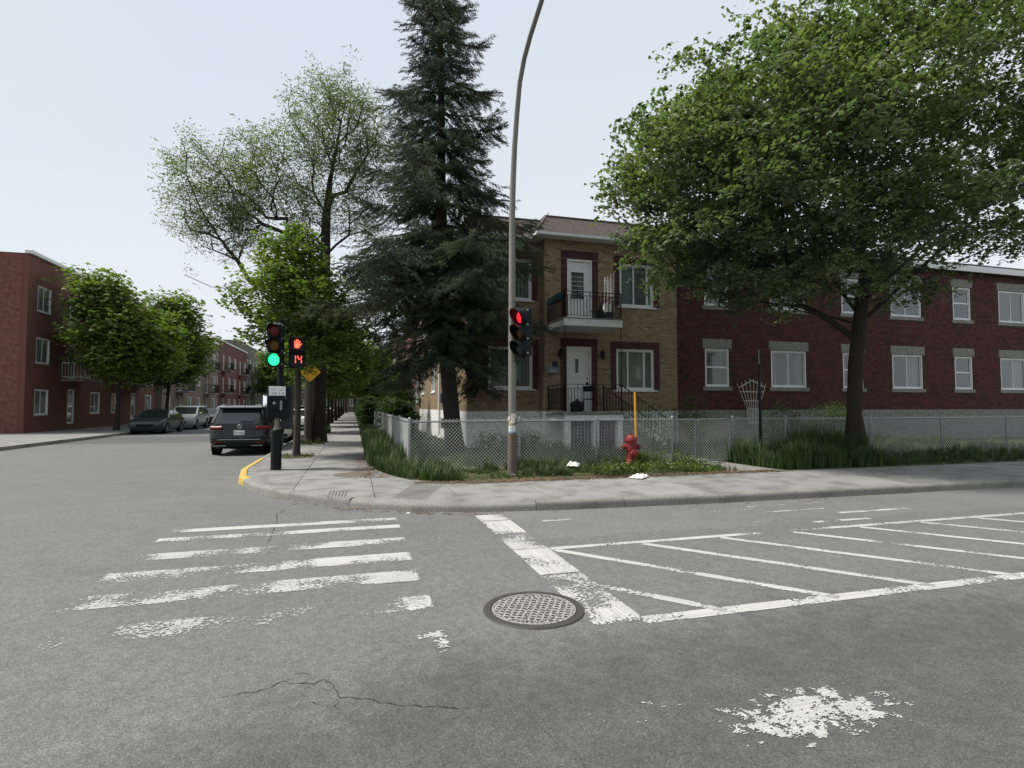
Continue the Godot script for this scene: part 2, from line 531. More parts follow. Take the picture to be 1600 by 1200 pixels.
func build_ground() -> void:
	var mb := MB.new()
	mb.quad(Vector3(-1500, -0.08, -1500), Vector3(1500, -0.08, -1500), Vector3(1500, -0.08, 1500), Vector3(-1500, -0.08, 1500), Vector3.UP)
	setting("ground", mb, MAT.soil)
	# one sheet of asphalt for both streets
	var road_mesh := ArrayMesh.new()
	var a := []
	a.resize(Mesh.ARRAY_MAX)
	var vs := PackedVector3Array(); var ns := PackedVector3Array(); var uv := PackedVector2Array()
	for q in [[-90, -170], [90, -170], [90, 14], [-90, -170], [90, 14], [-90, 14]]:
		vs.append(Vector3(q[0], 0, q[1])); ns.append(Vector3.UP); uv.append(Vector2((q[0] + 16.0) / 32.0, (q[1] + 28.0) / 32.0))
	a[Mesh.ARRAY_VERTEX] = vs; a[Mesh.ARRAY_NORMAL] = ns; a[Mesh.ARRAY_TEX_UV] = uv; a[Mesh.ARRAY_TEX_UV2] = uv
	road_mesh.add_surface_from_arrays(Mesh.PRIMITIVE_TRIANGLES, a)
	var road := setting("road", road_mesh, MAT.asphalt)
	build_markings(road)
	build_cracks(road)

	# sidewalk: a bed, slabs on it, kerb stones round it
	var kin := offset_line(walk_line(KERB, 0.5 if false else 1.2), 0.17)
	var region := kin.duplicate()
	var back := LAWN_EDGE.duplicate()
	back.reverse()
	region.append_array(back)
	mb = MB.new()
	mb.prism(Transform3D(FLAT, Vector3(0, -0.02, 0)), region, 0.12)
	var walk := setting("sidewalk", mb, MAT.joint)
	var ms := [MAT.concrete, MAT.concrete_b, MAT.concrete_c]
	var cells := []
	for k in 27: cells.append(rect2(3.15 + 1.45 * k, 4.6 + 1.45 * k, -12.6, -8.0))
	cells.append(rect2(42.3, 60.0, -12.6, -8.0))
	cells.append(rect2(1.7, 3.15, -12.6, -8.0))
	for zr in [[-10.35, -8.0], [-12.1, -10.35], [-14.0, -12.1]]:
		for xr in [[-3.0, -1.04], [-1.04, 0.35], [0.35, 1.7]]: cells.append(rect2(xr[0], xr[1], zr[0], zr[1]))
	for k in 31:
		for xr in [[-3.0, -1.04], [-1.04, 0.7]]: cells.append(rect2(xr[0], xr[1], -15.5 - 1.5 * k, -14.0 - 1.5 * k))
	cells.append(rect2(-3.0, 0.7, -150, -60.5))
	for cell in cells:
		for piece in Geometry2D.intersect_polygons(cell, region):
			slab(walk, piece, 0.14 + rng.randf_range(-0.003, 0.003), ms[rng.randi() % 3])
	# ribbed crossing panels: fine strips with grooves between them
	for g in [[gp(611, 780, 0.14), gp(647, 757, 0.14), gp(668, 781, 0.14), 11, 0.55], [gp(512, 777, 0.14), gp(518, 766, 0.14), gp(543, 779, 0.14), 6, 0.5]]:
		var o: Vector3 = g[0]
		var along: Vector3 = g[1] - g[0]
		var across: Vector3 = g[2] - g[0]
		for k in g[3]:
			mb = MB.new()
			var p: Vector3 = o + across * (float(k) / g[3]) + along * rng.randf_range(0.0, 0.06)
			var q: Vector3 = p + along * rng.randf_range(0.92, 1.0)
			var wd: Vector3 = across * 0.5 / g[3] * g[4] * 0.5
			p.y = 0.1445; q.y = 0.1445; wd.y = 0
			mb.quad(p - wd, p + wd, q + wd, q - wd, Vector3.UP)
			part(walk, "groove", mb, MAT.joint)
	# round utility cover patch in the walk
	var pc := gp(552, 742, 0.14)
	mb = MB.new()
	mb.lathe(at(pc.x, 0.1445, pc.z), [[0.0, 0.004], [0.42, 0.004], [0.43, 0.0]], 36)
	part(walk, "utility_patch", mb, grainy(0.20, 0.165, 0.135, 0.95, ntex("fine", 0.11, 0.62, 1.0, 3), 2.0))
	build_kerb(walk)

	# planted land behind the walk
	region = LAWN_EDGE.duplicate()
	region.append(Vector2(60, -150))
	mb = MB.new()
	mb.prism(Transform3D(FLAT, Vector3(0, -0.02, 0)), region, 0.15)
	setting("lawn", mb, MAT.soil)
	# gate path
	mb = MB.new()
	mb.prism(Transform3D(FLAT, Vector3(0, 0.12, 0)), PackedVector2Array([Vector2(8.35, -10.74), Vector2(9.75, -10.74), Vector2(9.6, -11.8), Vector2(9.55, -17.6), Vector2(8.75, -17.6), Vector2(8.7, -11.9)]), 0.022)
	setting("path", mb, MAT.concrete_b)
	# far side of the side street
	mb = MB.new()
	mb.b3(-60, -12.6, -0.02, 0.13, -150, -24)
	var fw := setting("sidewalk", mb, MAT.concrete_b)
	mb = MB.new()
	mb.b3(-12.6, -12.43, -0.02, 0.14, -150, -24)
	part(fw, "kerb", mb, MAT.kerb)
	# tree pits in the side walk
	for pit in [[-1.72, -17.75, 0.72, 0.75], [-1.75, -24.4, 0.75, 2.0], [-1.8, -33.0, 0.7, 1.2], [-1.8, -42.0, 0.7, 1.2]]:
		var ring := PackedVector2Array()
		for k in 18:
			var t := TAU * k / 18.0
			ring.append(Vector2(pit[0] + cos(t) * pit[2] * rng.randf_range(0.8, 1.0), pit[1] + sin(t) * pit[3] * rng.randf_range(0.8, 1.0)))
		mb = MB.new()
		mb.prism(Transform3D(FLAT, Vector3(0, 0.13, 0)), ring, 0.019)
		setting("soil_patch", mb, MAT.soil)
	build_manhole()

func build_kerb(walk: Node3D) -> void:
	var line := walk_line(KERB, 0.30)
	var i := 0
	while i < line.size() - 1:
		var far: bool = line[i].y < -40.0 or line[i].x > 25.0
		var j := mini(i + (40 if far else rng.randi_range(4, 6)), line.size() - 1)
		var sub := line.slice(i, j + 1)
		# a gap of a few millimetres at the joint
		sub[sub.size() - 1] = sub[sub.size() - 1].lerp(sub[sub.size() - 2], 0.03)
		var drop := 0.0
		var mid := sub[sub.size() / 2]
		if mid.x > -0.4 and mid.x < 1.9 and mid.y > -10.0: drop = 0.03
		var prof := [[0.0, -0.03], [0.012, 0.08 - drop], [0.02, 0.115 - drop], [0.045, 0.14 - drop], [0.10, 0.148 - drop * 0.5], [0.163, 0.146]]
		var rows := []
		for pr in prof:
			var row := PackedVector3Array()
			var off := offset_line(sub, pr[0])
			for k in off.size():
				var wob: float = noise.get_noise_2d(off[k].x * 60.0, off[k].y * 60.0) * 0.012
				row.append(Vector3(off[k].x + wob, pr[1] + (wob if pr[1] > 0.0 else 0.0), off[k].y + wob))
			rows.append(row)
		var mb := MB.new()
		mb.grid(rows, false, Vector3(mid.x, 0, mid.y) + Vector3(0, -0.2, 0))
		for e in [0, sub.size() - 1]:
			var cap := PackedVector3Array()
			for r in rows: cap.append(r[e])
			var o: Vector3 = rows[0][e] - rows[0][1 if e == 0 else sub.size() - 2]
			for k in range(1, cap.size() - 1): mb.tri(cap[0], cap[k], cap[k + 1], o)
		part(walk, "kerb_stone", mb, MAT.kerb_yellow if mid.y < -12.6 and mid.y > -18.2 and mid.x < -1.5 else MAT.kerb)
		i = j

var pf := FastNoiseLite.new()
var pg := FastNoiseLite.new()

# worn road paint: small flakes that survive on a strip o + u * L, w * W; wear 0 (fresh) to 1 (gone)
func paint(parent: Node3D, called: String, o: Vector2, u: Vector2, L: float, w: Vector2, W: float, wear: float, cell := 0.009, mask = null) -> void:
	var mb := MB.new()
	mb.tinted = true
	var nu := int(ceil(L / cell))
	var nv := int(ceil(W / cell))
	var thr := -0.62 + 1.05 * wear
	for j in nv:
		var start := -1
		for i in nu + 1:
			var keep := false
			if i < nu:
				var p := o + u * ((i + 0.5) * cell) + w * ((j + 0.5) * cell)
				var val := pf.get_noise_2d(p.x, p.y) * 0.75 + pg.get_noise_2d(p.x, p.y) * 1.0 + rng.randf_range(-0.20, 0.20)
				var edge := minf(minf(i, nu - 1 - i) * 0.6, minf(j, nv - 1 - j)) * cell / 0.03
				val -= 0.25 * clampf(1.0 - edge, 0.0, 1.0)
				keep = val > thr and (mask == null or mask.call(p))
			if keep and start < 0: start = i
			if not keep and start >= 0:
				var k := rng.randf_range(0.80, 1.05)
				mb.col = Color(1.0, 1.0, 0.95) * (k * lerpf(0.52, 0.38, clampf(wear, 0.0, 1.0)))
				var a := o + u * (start * cell - rng.randf() * cell * 0.5) + w * (j * cell)
				var b := o + u * (i * cell + rng.randf() * cell * 0.5) + w * (j * cell)
				var ww := w * cell * rng.randf_range(0.85, 1.0)
				mb.quad(Vector3(a.x, 0.004, a.y), Vector3(b.x, 0.004, b.y), Vector3(b.x + ww.x, 0.004, b.y + ww.y), Vector3(a.x + ww.x, 0.004, a.y + ww.y), Vector3.UP)
				start = -1
	if mb.v.size() > 0: part(parent, called, mb, MAT.marking)

func build_markings(road: Node3D) -> void:
	pf.seed = 21; pf.frequency = 22.0; pf.fractal_octaves = 4
	pg.seed = 22; pg.frequency = 1.3; pg.fractal_octaves = 3
	var X := Vector2(1, 0)
	var Z := Vector2(0, 1)
	# crosswalk bars, end by end at x = 0.62
	var bars := [[-8.40, 0.20, 0.30, 0.0], [-7.90, 0.20, 0.20, 0.0], [-7.12, 0.28, 0.44, 0.24], [-6.40, 0.34, 0.28, 0.30], [-5.70, 0.36, 0.56, 0.16], [-4.92, 0.36, 0.86, 0.04]]
	for b in bars:
		paint(road, "crosswalk_bar", Vector2(-0.72, b[0]), X, 1.34, Z, b[1], b[2], 0.009)
		paint(road, "crosswalk_bar", Vector2(-2.3, b[0] + 0.02), X, 1.60, Z, b[1], minf(b[2] + b[3], 1.04), 0.010)
	# the brighter ends that survive on two of the bars
	paint(road, "crosswalk_bar", Vector2(0.42, -4.90), X, 0.22, Z, 0.32, 0.22, 0.014)
	paint(road, "crosswalk_bar", Vector2(0.46, -4.12), X, 0.17, Z, 0.12, 0.55, 0.014)
	paint(road, "crosswalk_bar", Vector2(0.56, -4.02), X, 0.09, Z, 0.26, 0.62, 0.014)
	# stop line, in worn lengths
	for s in [[-8.22, 0.42, 0.25], [-7.76, 0.80, 0.18], [-6.92, 0.42, 0.62], [-6.50, 0.34, 0.45], [-6.14, 0.95, 0.30], [-5.15, 0.30, 0.72], [-4.85, 0.95, 0.34]]:
		paint(road, "stop_line", Vector2(1.76, s[0]), Z, s[1], X, 0.42, s[2], 0.009)
	# hatched box
	paint(road, "box_line", Vector2(2.2, -6.15), X, 2.85, Z, 0.10, 0.16)
	paint(road, "box_line", Vector2(5.5, -6.15), X, 8.0, Z, 0.10, 0.34, 0.022)
	paint(road, "box_line", Vector2(2.15, -3.96), X, 11.0, Z, 0.14, 0.24)
	for k in 9:
		var p := Vector2(2.30 + 1.1 * (k - 0.5) + (0.55 if k > 0 else 0.43), -6.08)
		if k == 0: p = Vector2(1.98, -5.06)
		else: p = Vector2(2.28 + 1.1 * (k - 1), -6.06)
		var e := Vector2(2.95, -3.92) if k == 0 else p + Vector2(1.79, 2.14)
		var d := (e - p).normalized()
		paint(road, "box_line", p, d, p.distance_to(e), Vector2(-d.y, d.x), 0.10, 0.42 if k == 0 else 0.22, 0.011)
	# remains of older markings by the gutter
	for s in [[2.6, -7.62, 0.5, 0.10, 0.72], [4.4, -6.75, 1.3, 0.06, 0.86], [5.3, -7.55, 0.9, 0.05, 0.55], [6.1, -7.3, 1.2, 0.07, 0.60], [6.2, -7.75, 1.4, 0.05, 0.66], [7.2, -6.95, 1.4, 0.09, 0.35], [6.3, -6.5, 1.0, 0.09, 0.40]]:
		paint(road, "old_marking", Vector2(s[0], s[1]), X, s[2], Z, s[3], s[4], 0.02)
	# the remains of a symbol in the near lane
	var centre := Vector2(2.38, -2.44)
	paint(road, "lane_symbol", Vector2(1.85, -2.75), X, 1.5, Z, 0.75, 0.50, 0.007, func(q: Vector2):
		var r := (q - centre) / Vector2(0.52, 0.26)
		return r.length() + 0.5 * maxf(0.0, r.y) < 0.75 + 0.9 * pf.get_noise_2d(q.x * 0.35, q.y * 0.35) + rng.randf_range(-0.2, 0.2))
	for k in 5:
		paint(road, "old_marking", Vector2(1.15 + 0.12 * k, -2.85 + 0.08 * (k % 3)), X, 0.12, Z, 0.05, 0.86, 0.008)

func build_cracks(road: Node3D) -> void:
	var lines := [
		[[330, 1094], [352, 1089], [380, 1083], [400, 1082], [420, 1076], [440, 1066], [462, 1069], [490, 1069], [503, 1062], [518, 1069], [527, 1084], [533, 1090], [560, 1092], [585, 1095], [615, 1102], [650, 1103], [690, 1104], [730, 1108], [775, 1098]],
		[[440, 1062], [462, 1053], [480, 1052], [492, 1060], [503, 1064]],
		[[530, 1086], [528, 1098], [522, 1104], [533, 1112], [536, 1120]],
		[[470, 1082], [485, 1097], [505, 1103], [524, 1105]],
		[[417, 850], [424, 838], [433, 812], [432, 804], [446, 797], [470, 796]],
		[[905, 1040], [908, 1039]]]
	for l in range(lines.size() - 1):
		var pts := PackedVector2Array()
		for q in lines[l]:
			var p := gp(q[0], q[1])
			pts.append(Vector2(p.x, p.z))
		pts = walk_line(pts, 0.025)
		var mb := MB.new()
		var L := PackedVector3Array()
		var R := PackedVector3Array()
		for i in pts.size():
			var t := (pts[mini(i + 1, pts.size() - 1)] - pts[maxi(i - 1, 0)]).normalized()
			var o := Vector2(-t.y, t.x)
			var s := minf(1.0, minf(i, pts.size() - 1 - i) / 8.0)
			var wd := (0.0009 + 0.0040 * maxf(0.0, 0.25 + pf.get_noise_1d(i * 0.05 + l * 40.0))) * s * (1.6 if l == 4 else 1.0)
			var j := pts[i] + o * 0.02 * pf.get_noise_1d(i * 0.018 + 100.0 + l * 9.0)
			L.append(Vector3(j.x + o.x * wd, 0.0035, j.y + o.y * wd)); R.append(Vector3(j.x - o.x * wd, 0.0035, j.y - o.y * wd))
		for i in pts.size() - 1: mb.quad(L[i], L[i + 1], R[i + 1], R[i], Vector3.UP)
		part(road, "crack", mb, MAT.crack)

func build_manhole() -> void:
	var t := thing("manhole_cover", "round cast iron manhole cover with diamond lattice and raised lettering", "manhole cover", Vector3(1.42, 0, -4.34), -28.0)
	var iron := grainy(0.075, 0.072, 0.068, 0.6, ntex("fine", 0.11, 0.62, 1.0, 3), 4.0)
	var worn := grainy(0.34, 0.33, 0.31, 0.55, ntex("wornmetal", 0.04, 0.0, 1.0, 4, 512, FastNoiseLite.TYPE_SIMPLEX_SMOOTH, [[0.0, Color(0.42, 0.42, 0.42)], [0.38, Color(0.62, 0.62, 0.6)], [0.5, Color(1, 1, 1)], [1.0, Color(1, 1, 1)]]), 1.6)
	var dirt := flat(0.045, 0.043, 0.04, 0.95)
	var mb := MB.new()
	mb.lathe(Transform3D(), [[0.412, 0.002], [0.405, 0.011], [0.352, 0.013], [0.350, 0.006]], 56)
	part(t, "frame_ring", mb, iron)
	mb = MB.new()
	mb.lathe(Transform3D(), [[0.349, 0.0055], [0.0, 0.0055]], 48)
	part(t, "plate", mb, dirt)
	mb = MB.new()
	mb.lathe(Transform3D(), [[0.342, 0.006], [0.340, 0.0125], [0.324, 0.0125], [0.322, 0.006]], 56)
	part(t, "rim", mb, worn)
	for fam in 2:
		for k in range(-6, 7):
			var d := k * 0.0505
			if fam == 0 and absf(d) > 0.26: continue
			var half := sqrt(maxf(0.0, 0.326 * 0.326 - d * d))
			if fam == 1: half = minf(half, 0.262)
			mb = MB.new()
			var hh := 0.0115 if fam == 0 else 0.0108
			var c := Vector3(0, hh / 2 + 0.002, d) if fam == 0 else Vector3(d, hh / 2 + 0.002, 0)
			mb.cbox(Transform3D(Basis(), c), Vector3(half * 2, hh - 0.004, 0.019) if fam == 0 else Vector3(0.019, hh - 0.004, half * 2), 0.002)
			part(t, "rib", mb, worn)
	for s in [-1.0, 1.0]:
		var seg := PackedVector2Array()
		var a0 := asin(0.268 / 0.324)
		for k in 15: seg.append(Vector2(0.324, 0).rotated(s * lerpf(a0, PI - a0, k / 14.0)))
		mb = MB.new()
		mb.prism(Transform3D(FLAT, Vector3(0, 0.006, 0)), seg, 0.004)
		part(t, "letter_band", mb, worn)
	var font := SystemFont.new()
	font.font_names = PackedStringArray(["Droid Sans"])
	for w in [["MONTRÉAL", -PI / 2], ["AQUEDUC", PI / 2]]:
		var word: String = w[0]
		for i in word.length():
			var a: float = w[1] + (i - (word.length() - 1) * 0.5) * 0.125 * (1.0 if w[1] < 0 else -1.0)
			var tm := TextMesh.new()
			tm.text = word[i]
			tm.font = font
			tm.font_size = 32
			tm.pixel_size = 0.042 / 32.0
			tm.depth = 0.004
			var o := part(t, "letter", tm, iron)
			o.position = Vector3(cos(a) * 0.297, 0.0115, sin(a) * 0.297)
			var up := Vector3(cos(a), 0, sin(a)) * (1.0 if w[1] < 0 else -1.0)
			o.basis = Basis(up.cross(Vector3.UP), up, Vector3.UP)
# ---------- walls ----------
func covered(rects: Array, p: Vector2) -> bool:
	for r in rects:
		if r.has_point(p): return true
	return false

func uniq(a: Array) -> Array:
	a.sort()
	var r := []
	for x in a:
		if r.is_empty() or x - r[r.size() - 1] > 0.001: r.append(x)
	return r

# backing wall with real openings; t: x along the wall, y up, z out; face at z = 0
func wall_body(t: Transform3D, u0: float, u1: float, y0: float, y1: float, holes: Array, thick: float) -> MB:
	var mb := MB.new()
	var xs := [u0, u1]
	var ys := [y0, y1]
	for h in holes:
		xs.append(clampf(h.position.x, u0, u1)); xs.append(clampf(h.end.x, u0, u1)); ys.append(clampf(h.position.y, y0, y1)); ys.append(clampf(h.end.y, y0, y1))
	xs = uniq(xs); ys = uniq(ys)
	for j in ys.size() - 1:
		var i := 0
		while i < xs.size() - 1:
			if covered(holes, Vector2((xs[i] + xs[i + 1]) / 2, (ys[j] + ys[j + 1]) / 2)):
				i += 1
				continue
			var k := i
			while k + 1 < xs.size() - 1 and not covered(holes, Vector2((xs[k + 1] + xs[k + 2]) / 2, (ys[j] + ys[j + 1]) / 2)): k += 1
			mb.box(t * at((xs[i] + xs[k + 1]) / 2, (ys[j] + ys[j + 1]) / 2, -thick / 2), Vector3(xs[k + 1] - xs[i], ys[j + 1] - ys[j], thick))
			i = k + 1
	return mb

# courses of bricks laid on the face, each with its own tone and depth
func courses(t: Transform3D, u0: float, u1: float, y0: float, y1: float, skip: Array, L: float, H: float, tone: Callable, proud := 0.007) -> MB:
	var mb := MB.new()
	mb.tinted = true
	var joint := 0.010
	var row := 0
	var y := y0
	while y + H * 0.6 < y1:
		var yc := y + H / 2
		var spans := [[u0, u1]]
		for h in skip:
			if yc < h.position.y or yc > h.end.y: continue
			var next := []
			for s in spans:
				if h.end.x <= s[0] or h.position.x >= s[1]: next.append(s)
				else:
					if h.position.x > s[0]: next.append([s[0], h.position.x])
					if h.end.x < s[1]: next.append([h.end.x, s[1]])
			spans = next
		for s in spans:
			var k := floori((s[0] - u0) / L) - 1
			while true:
				var a: float = u0 + k * L + (0.5 * L if row % 2 else 0.0)
				k += 1
				if a >= s[1]: break
				var b := a + L
				a = maxf(a, s[0]); b = minf(b, s[1])
				if b - a < 0.03: continue
				mb.col = tone.call()
				var d := proud + rng.randf_range(-0.002, 0.003)
				mb.box(t * at((a + b) / 2, yc, d / 2), Vector3(b - a - joint, H - joint, d), 31)
		y += H
		row += 1
	return mb

func tan_tone() -> Color:
	var k := rng.randf_range(0.78, 1.12)
	var h := rng.randf()
	if h < 0.12: return Color(0.53 * k, 0.41 * k, 0.26 * k)
	if h < 0.24: return Color(0.36 * k, 0.245 * k, 0.135 * k)
	return Color(0.46 * k, 0.335 * k, 0.195 * k)

func oxblood_tone() -> Color:
	var k := rng.randf_range(0.7, 1.2)
	return Color(0.135 * k, 0.042 * k, 0.036 * k) if rng.randf() < 0.8 else Color(0.10 * k, 0.04 * k, 0.04 * k)

func dark_red_tone() -> Color:
	var k := rng.randf_range(0.55, 1.2)
	var h := rng.randf()
	if h < 0.12: return Color(0.07 * k, 0.028 * k, 0.03 * k)
	return Color(0.145 * k, 0.038 * k, 0.032 * k)

# red brick round an opening: flat courses at the sides, a soldier course on top
func surround(parent: Node3D, t: Transform3D, hole: Rect2, side: float, top: float) -> void:
	var mb := MB.new()
	mb.tinted = true
	var y := hole.position.y
	while y < hole.end.y - 0.02:
		for s in 2:
			mb.col = oxblood_tone()
			var u := hole.position.x - side / 2 if s == 0 else hole.end.x + side / 2
			var d := 0.016 + rng.randf_range(-0.002, 0.002)
			mb.box(t * at(u, minf(y + 0.036, hole.end.y - 0.002), d / 2), Vector3(side - 0.012, 0.060, d), 31)
		y += 0.0715
	var n := int(round((hole.size.x + side * 2) / 0.0745))
	var w := (hole.size.x + side * 2) / n
	for i in n:
		mb.col = oxblood_tone()
		var d := 0.016 + rng.randf_range(-0.002, 0.002)
		mb.box(t * at(hole.position.x - side + (i + 0.5) * w, hole.end.y + top / 2 + 0.004, d / 2), Vector3(w - 0.012, top - 0.012, d), 31)
	part(parent, "brick_surround", mb, MAT.brick, true)

func frame_bars(mb: MB, t: Transform3D, r: Rect2, w: float, z: float, d: float, bev := 0.006) -> void:
	mb.cbox(t * at(r.position.x + w / 2, r.get_center().y, z), Vector3(w, r.size.y, d), bev)
	mb.cbox(t * at(r.end.x - w / 2, r.get_center().y, z), Vector3(w, r.size.y, d), bev)
	mb.cbox(t * at(r.get_center().x, r.end.y - w / 2, z), Vector3(r.size.x - 2 * w, w, d), bev)
	mb.cbox(t * at(r.get_center().x, r.position.y + w / 2, z), Vector3(r.size.x - 2 * w, w, d), bev)

# window set into an opening: outer frame, sashes, a pane for each light, a curtain or blinds, a sill
func window(parent: Node3D, t: Transform3D, r: Rect2, cols: Array, o := {}) -> void:
	var mb := MB.new()
	frame_bars(mb, t, r.grow(-0.002), o.get("frame", 0.065), -0.05, 0.09)
	var w := part(parent, "window", mb, o.get("trim", MAT.trim))
	var f: float = o.get("frame", 0.065)
	var inner := r.grow(-f)
	var edges := [0.0] + cols + [1.0]
	var split: float = o.get("split", 0.0)   # height share of a meeting rail (sash window)
	for i in edges.size() - 1:
		var a: float = inner.position.x + inner.size.x * edges[i]
		var b: float = inner.position.x + inner.size.x * edges[i + 1]
		var lights := [Rect2(a, inner.position.y, b - a, inner.size.y)]
		if split > 0.0:
			lights = [Rect2(a, inner.position.y, b - a, inner.size.y * split), Rect2(a, inner.position.y + inner.size.y * split, b - a, inner.size.y * (1 - split))]
		for q in lights.size():
			var L: Rect2 = lights[q]
			var z := -0.055 - 0.022 * ((i + q) % 2)
			mb = MB.new()
			frame_bars(mb, t, L, 0.036, z, 0.03, 0.004)
			part(w, "sash", mb, o.get("trim", MAT.trim))
			mb = MB.new()
			mb.box(t * at(L.get_center().x, L.get_center().y, z), Vector3(L.size.x - 0.06, L.size.y - 0.06, 0.004))
			part(w, "pane", mb, o.get("glass", MAT.glass))
	for cu in o.get("curtain", []):   # [from, to, material, fold]
		var rows := [PackedVector3Array(), PackedVector3Array()]
		var a: float = inner.position.x + inner.size.x * cu[0]
		var b: float = inner.position.x + inner.size.x * cu[1]
		if cu[3] < 0.0:   # upright slats, half open
			mb = MB.new()
			var ns := int((b - a) / -cu[3])
			for k in ns: mb.box(t * Transform3D(Basis(Vector3.UP, 0.75), Vector3(a + (k + 0.5) * (b - a) / ns, inner.get_center().y, -0.19)), Vector3(0.09, inner.size.y, 0.004))
			part(w, "blind_slats", mb, cu[2], true)
			continue
		var n := int((b - a) / cu[3]) * 4 + 4
		for k in n + 1:
			var u := lerpf(a, b, float(k) / n)
			var z := -0.17 + 0.022 * sin(k * PI / 2.0 + 0.3) + 0.008 * sin(k * 0.7)
			rows[0].append(t * Vector3(u, inner.position.y, z)); rows[1].append(t * Vector3(u, inner.end.y, z))
		mb = MB.new()
		mb.grid(rows, false)
		part(w, "curtain", mb, cu[2])
	if o.get("sill", true):
		mb = MB.new()
		var so: float = o.get("sill_over", 0.06)
		var sh: float = o.get("sill_high", 0.065)
		mb.cbox(t * at(r.get_center().x, r.position.y - sh / 2 + 0.002, o.get("sill_out", 0.05) / 2 - 0.03), Vector3(r.size.x + so * 2, sh, o.get("sill_out", 0.05) + 0.06), 0.008)
		part(w, "sill", mb, o.get("sill_mat", MAT.trim))

# iron railing from a to b: rails as one part, each baluster below it
func railing(parent: Node3D, a: Vector3, b: Vector3, h: float, step: float, m: Material, called := "railing") -> MeshInstance3D:
	var mb := MB.new()
	var up := Vector3.UP
	mb.bar(a + up * h, b + up * h, 0.042, 0.02)
	mb.bar(a + up * (h - 0.13), b + up * (h - 0.13), 0.022, 0.016)
	mb.bar(a + up * 0.08, b + up * 0.08, 0.022, 0.016)
	for p in [a, b]: mb.bar(p, p + up * (h - 0.012), 0.032, 0.032)
	var r := part(parent, called, mb, m)
	var n := int(a.distance_to(b) / step)
	for i in range(1, n):
		var p := a.lerp(b, float(i) / n)
		mb = MB.new()
		mb.bar(p + up * 0.085, p + up * (h - (0.13 if i % 4 else 0.012)), 0.019, 0.019)
		part(r, "baluster", mb, m)
	return r

func scroll(mb: MB, c: Vector3, s: float, turn := 1.0) -> void:
	var pts := PackedVector3Array()
	var rd := PackedFloat32Array()
	for k in 22:
		var a := k * 0.45
		var r := s * (1.0 - k / 26.0)
		pts.append(c + Vector3(cos(a) * r * turn, sin(a) * r, 0))
		rd.append(0.007)
	mb.tube(pts, rd, 5)

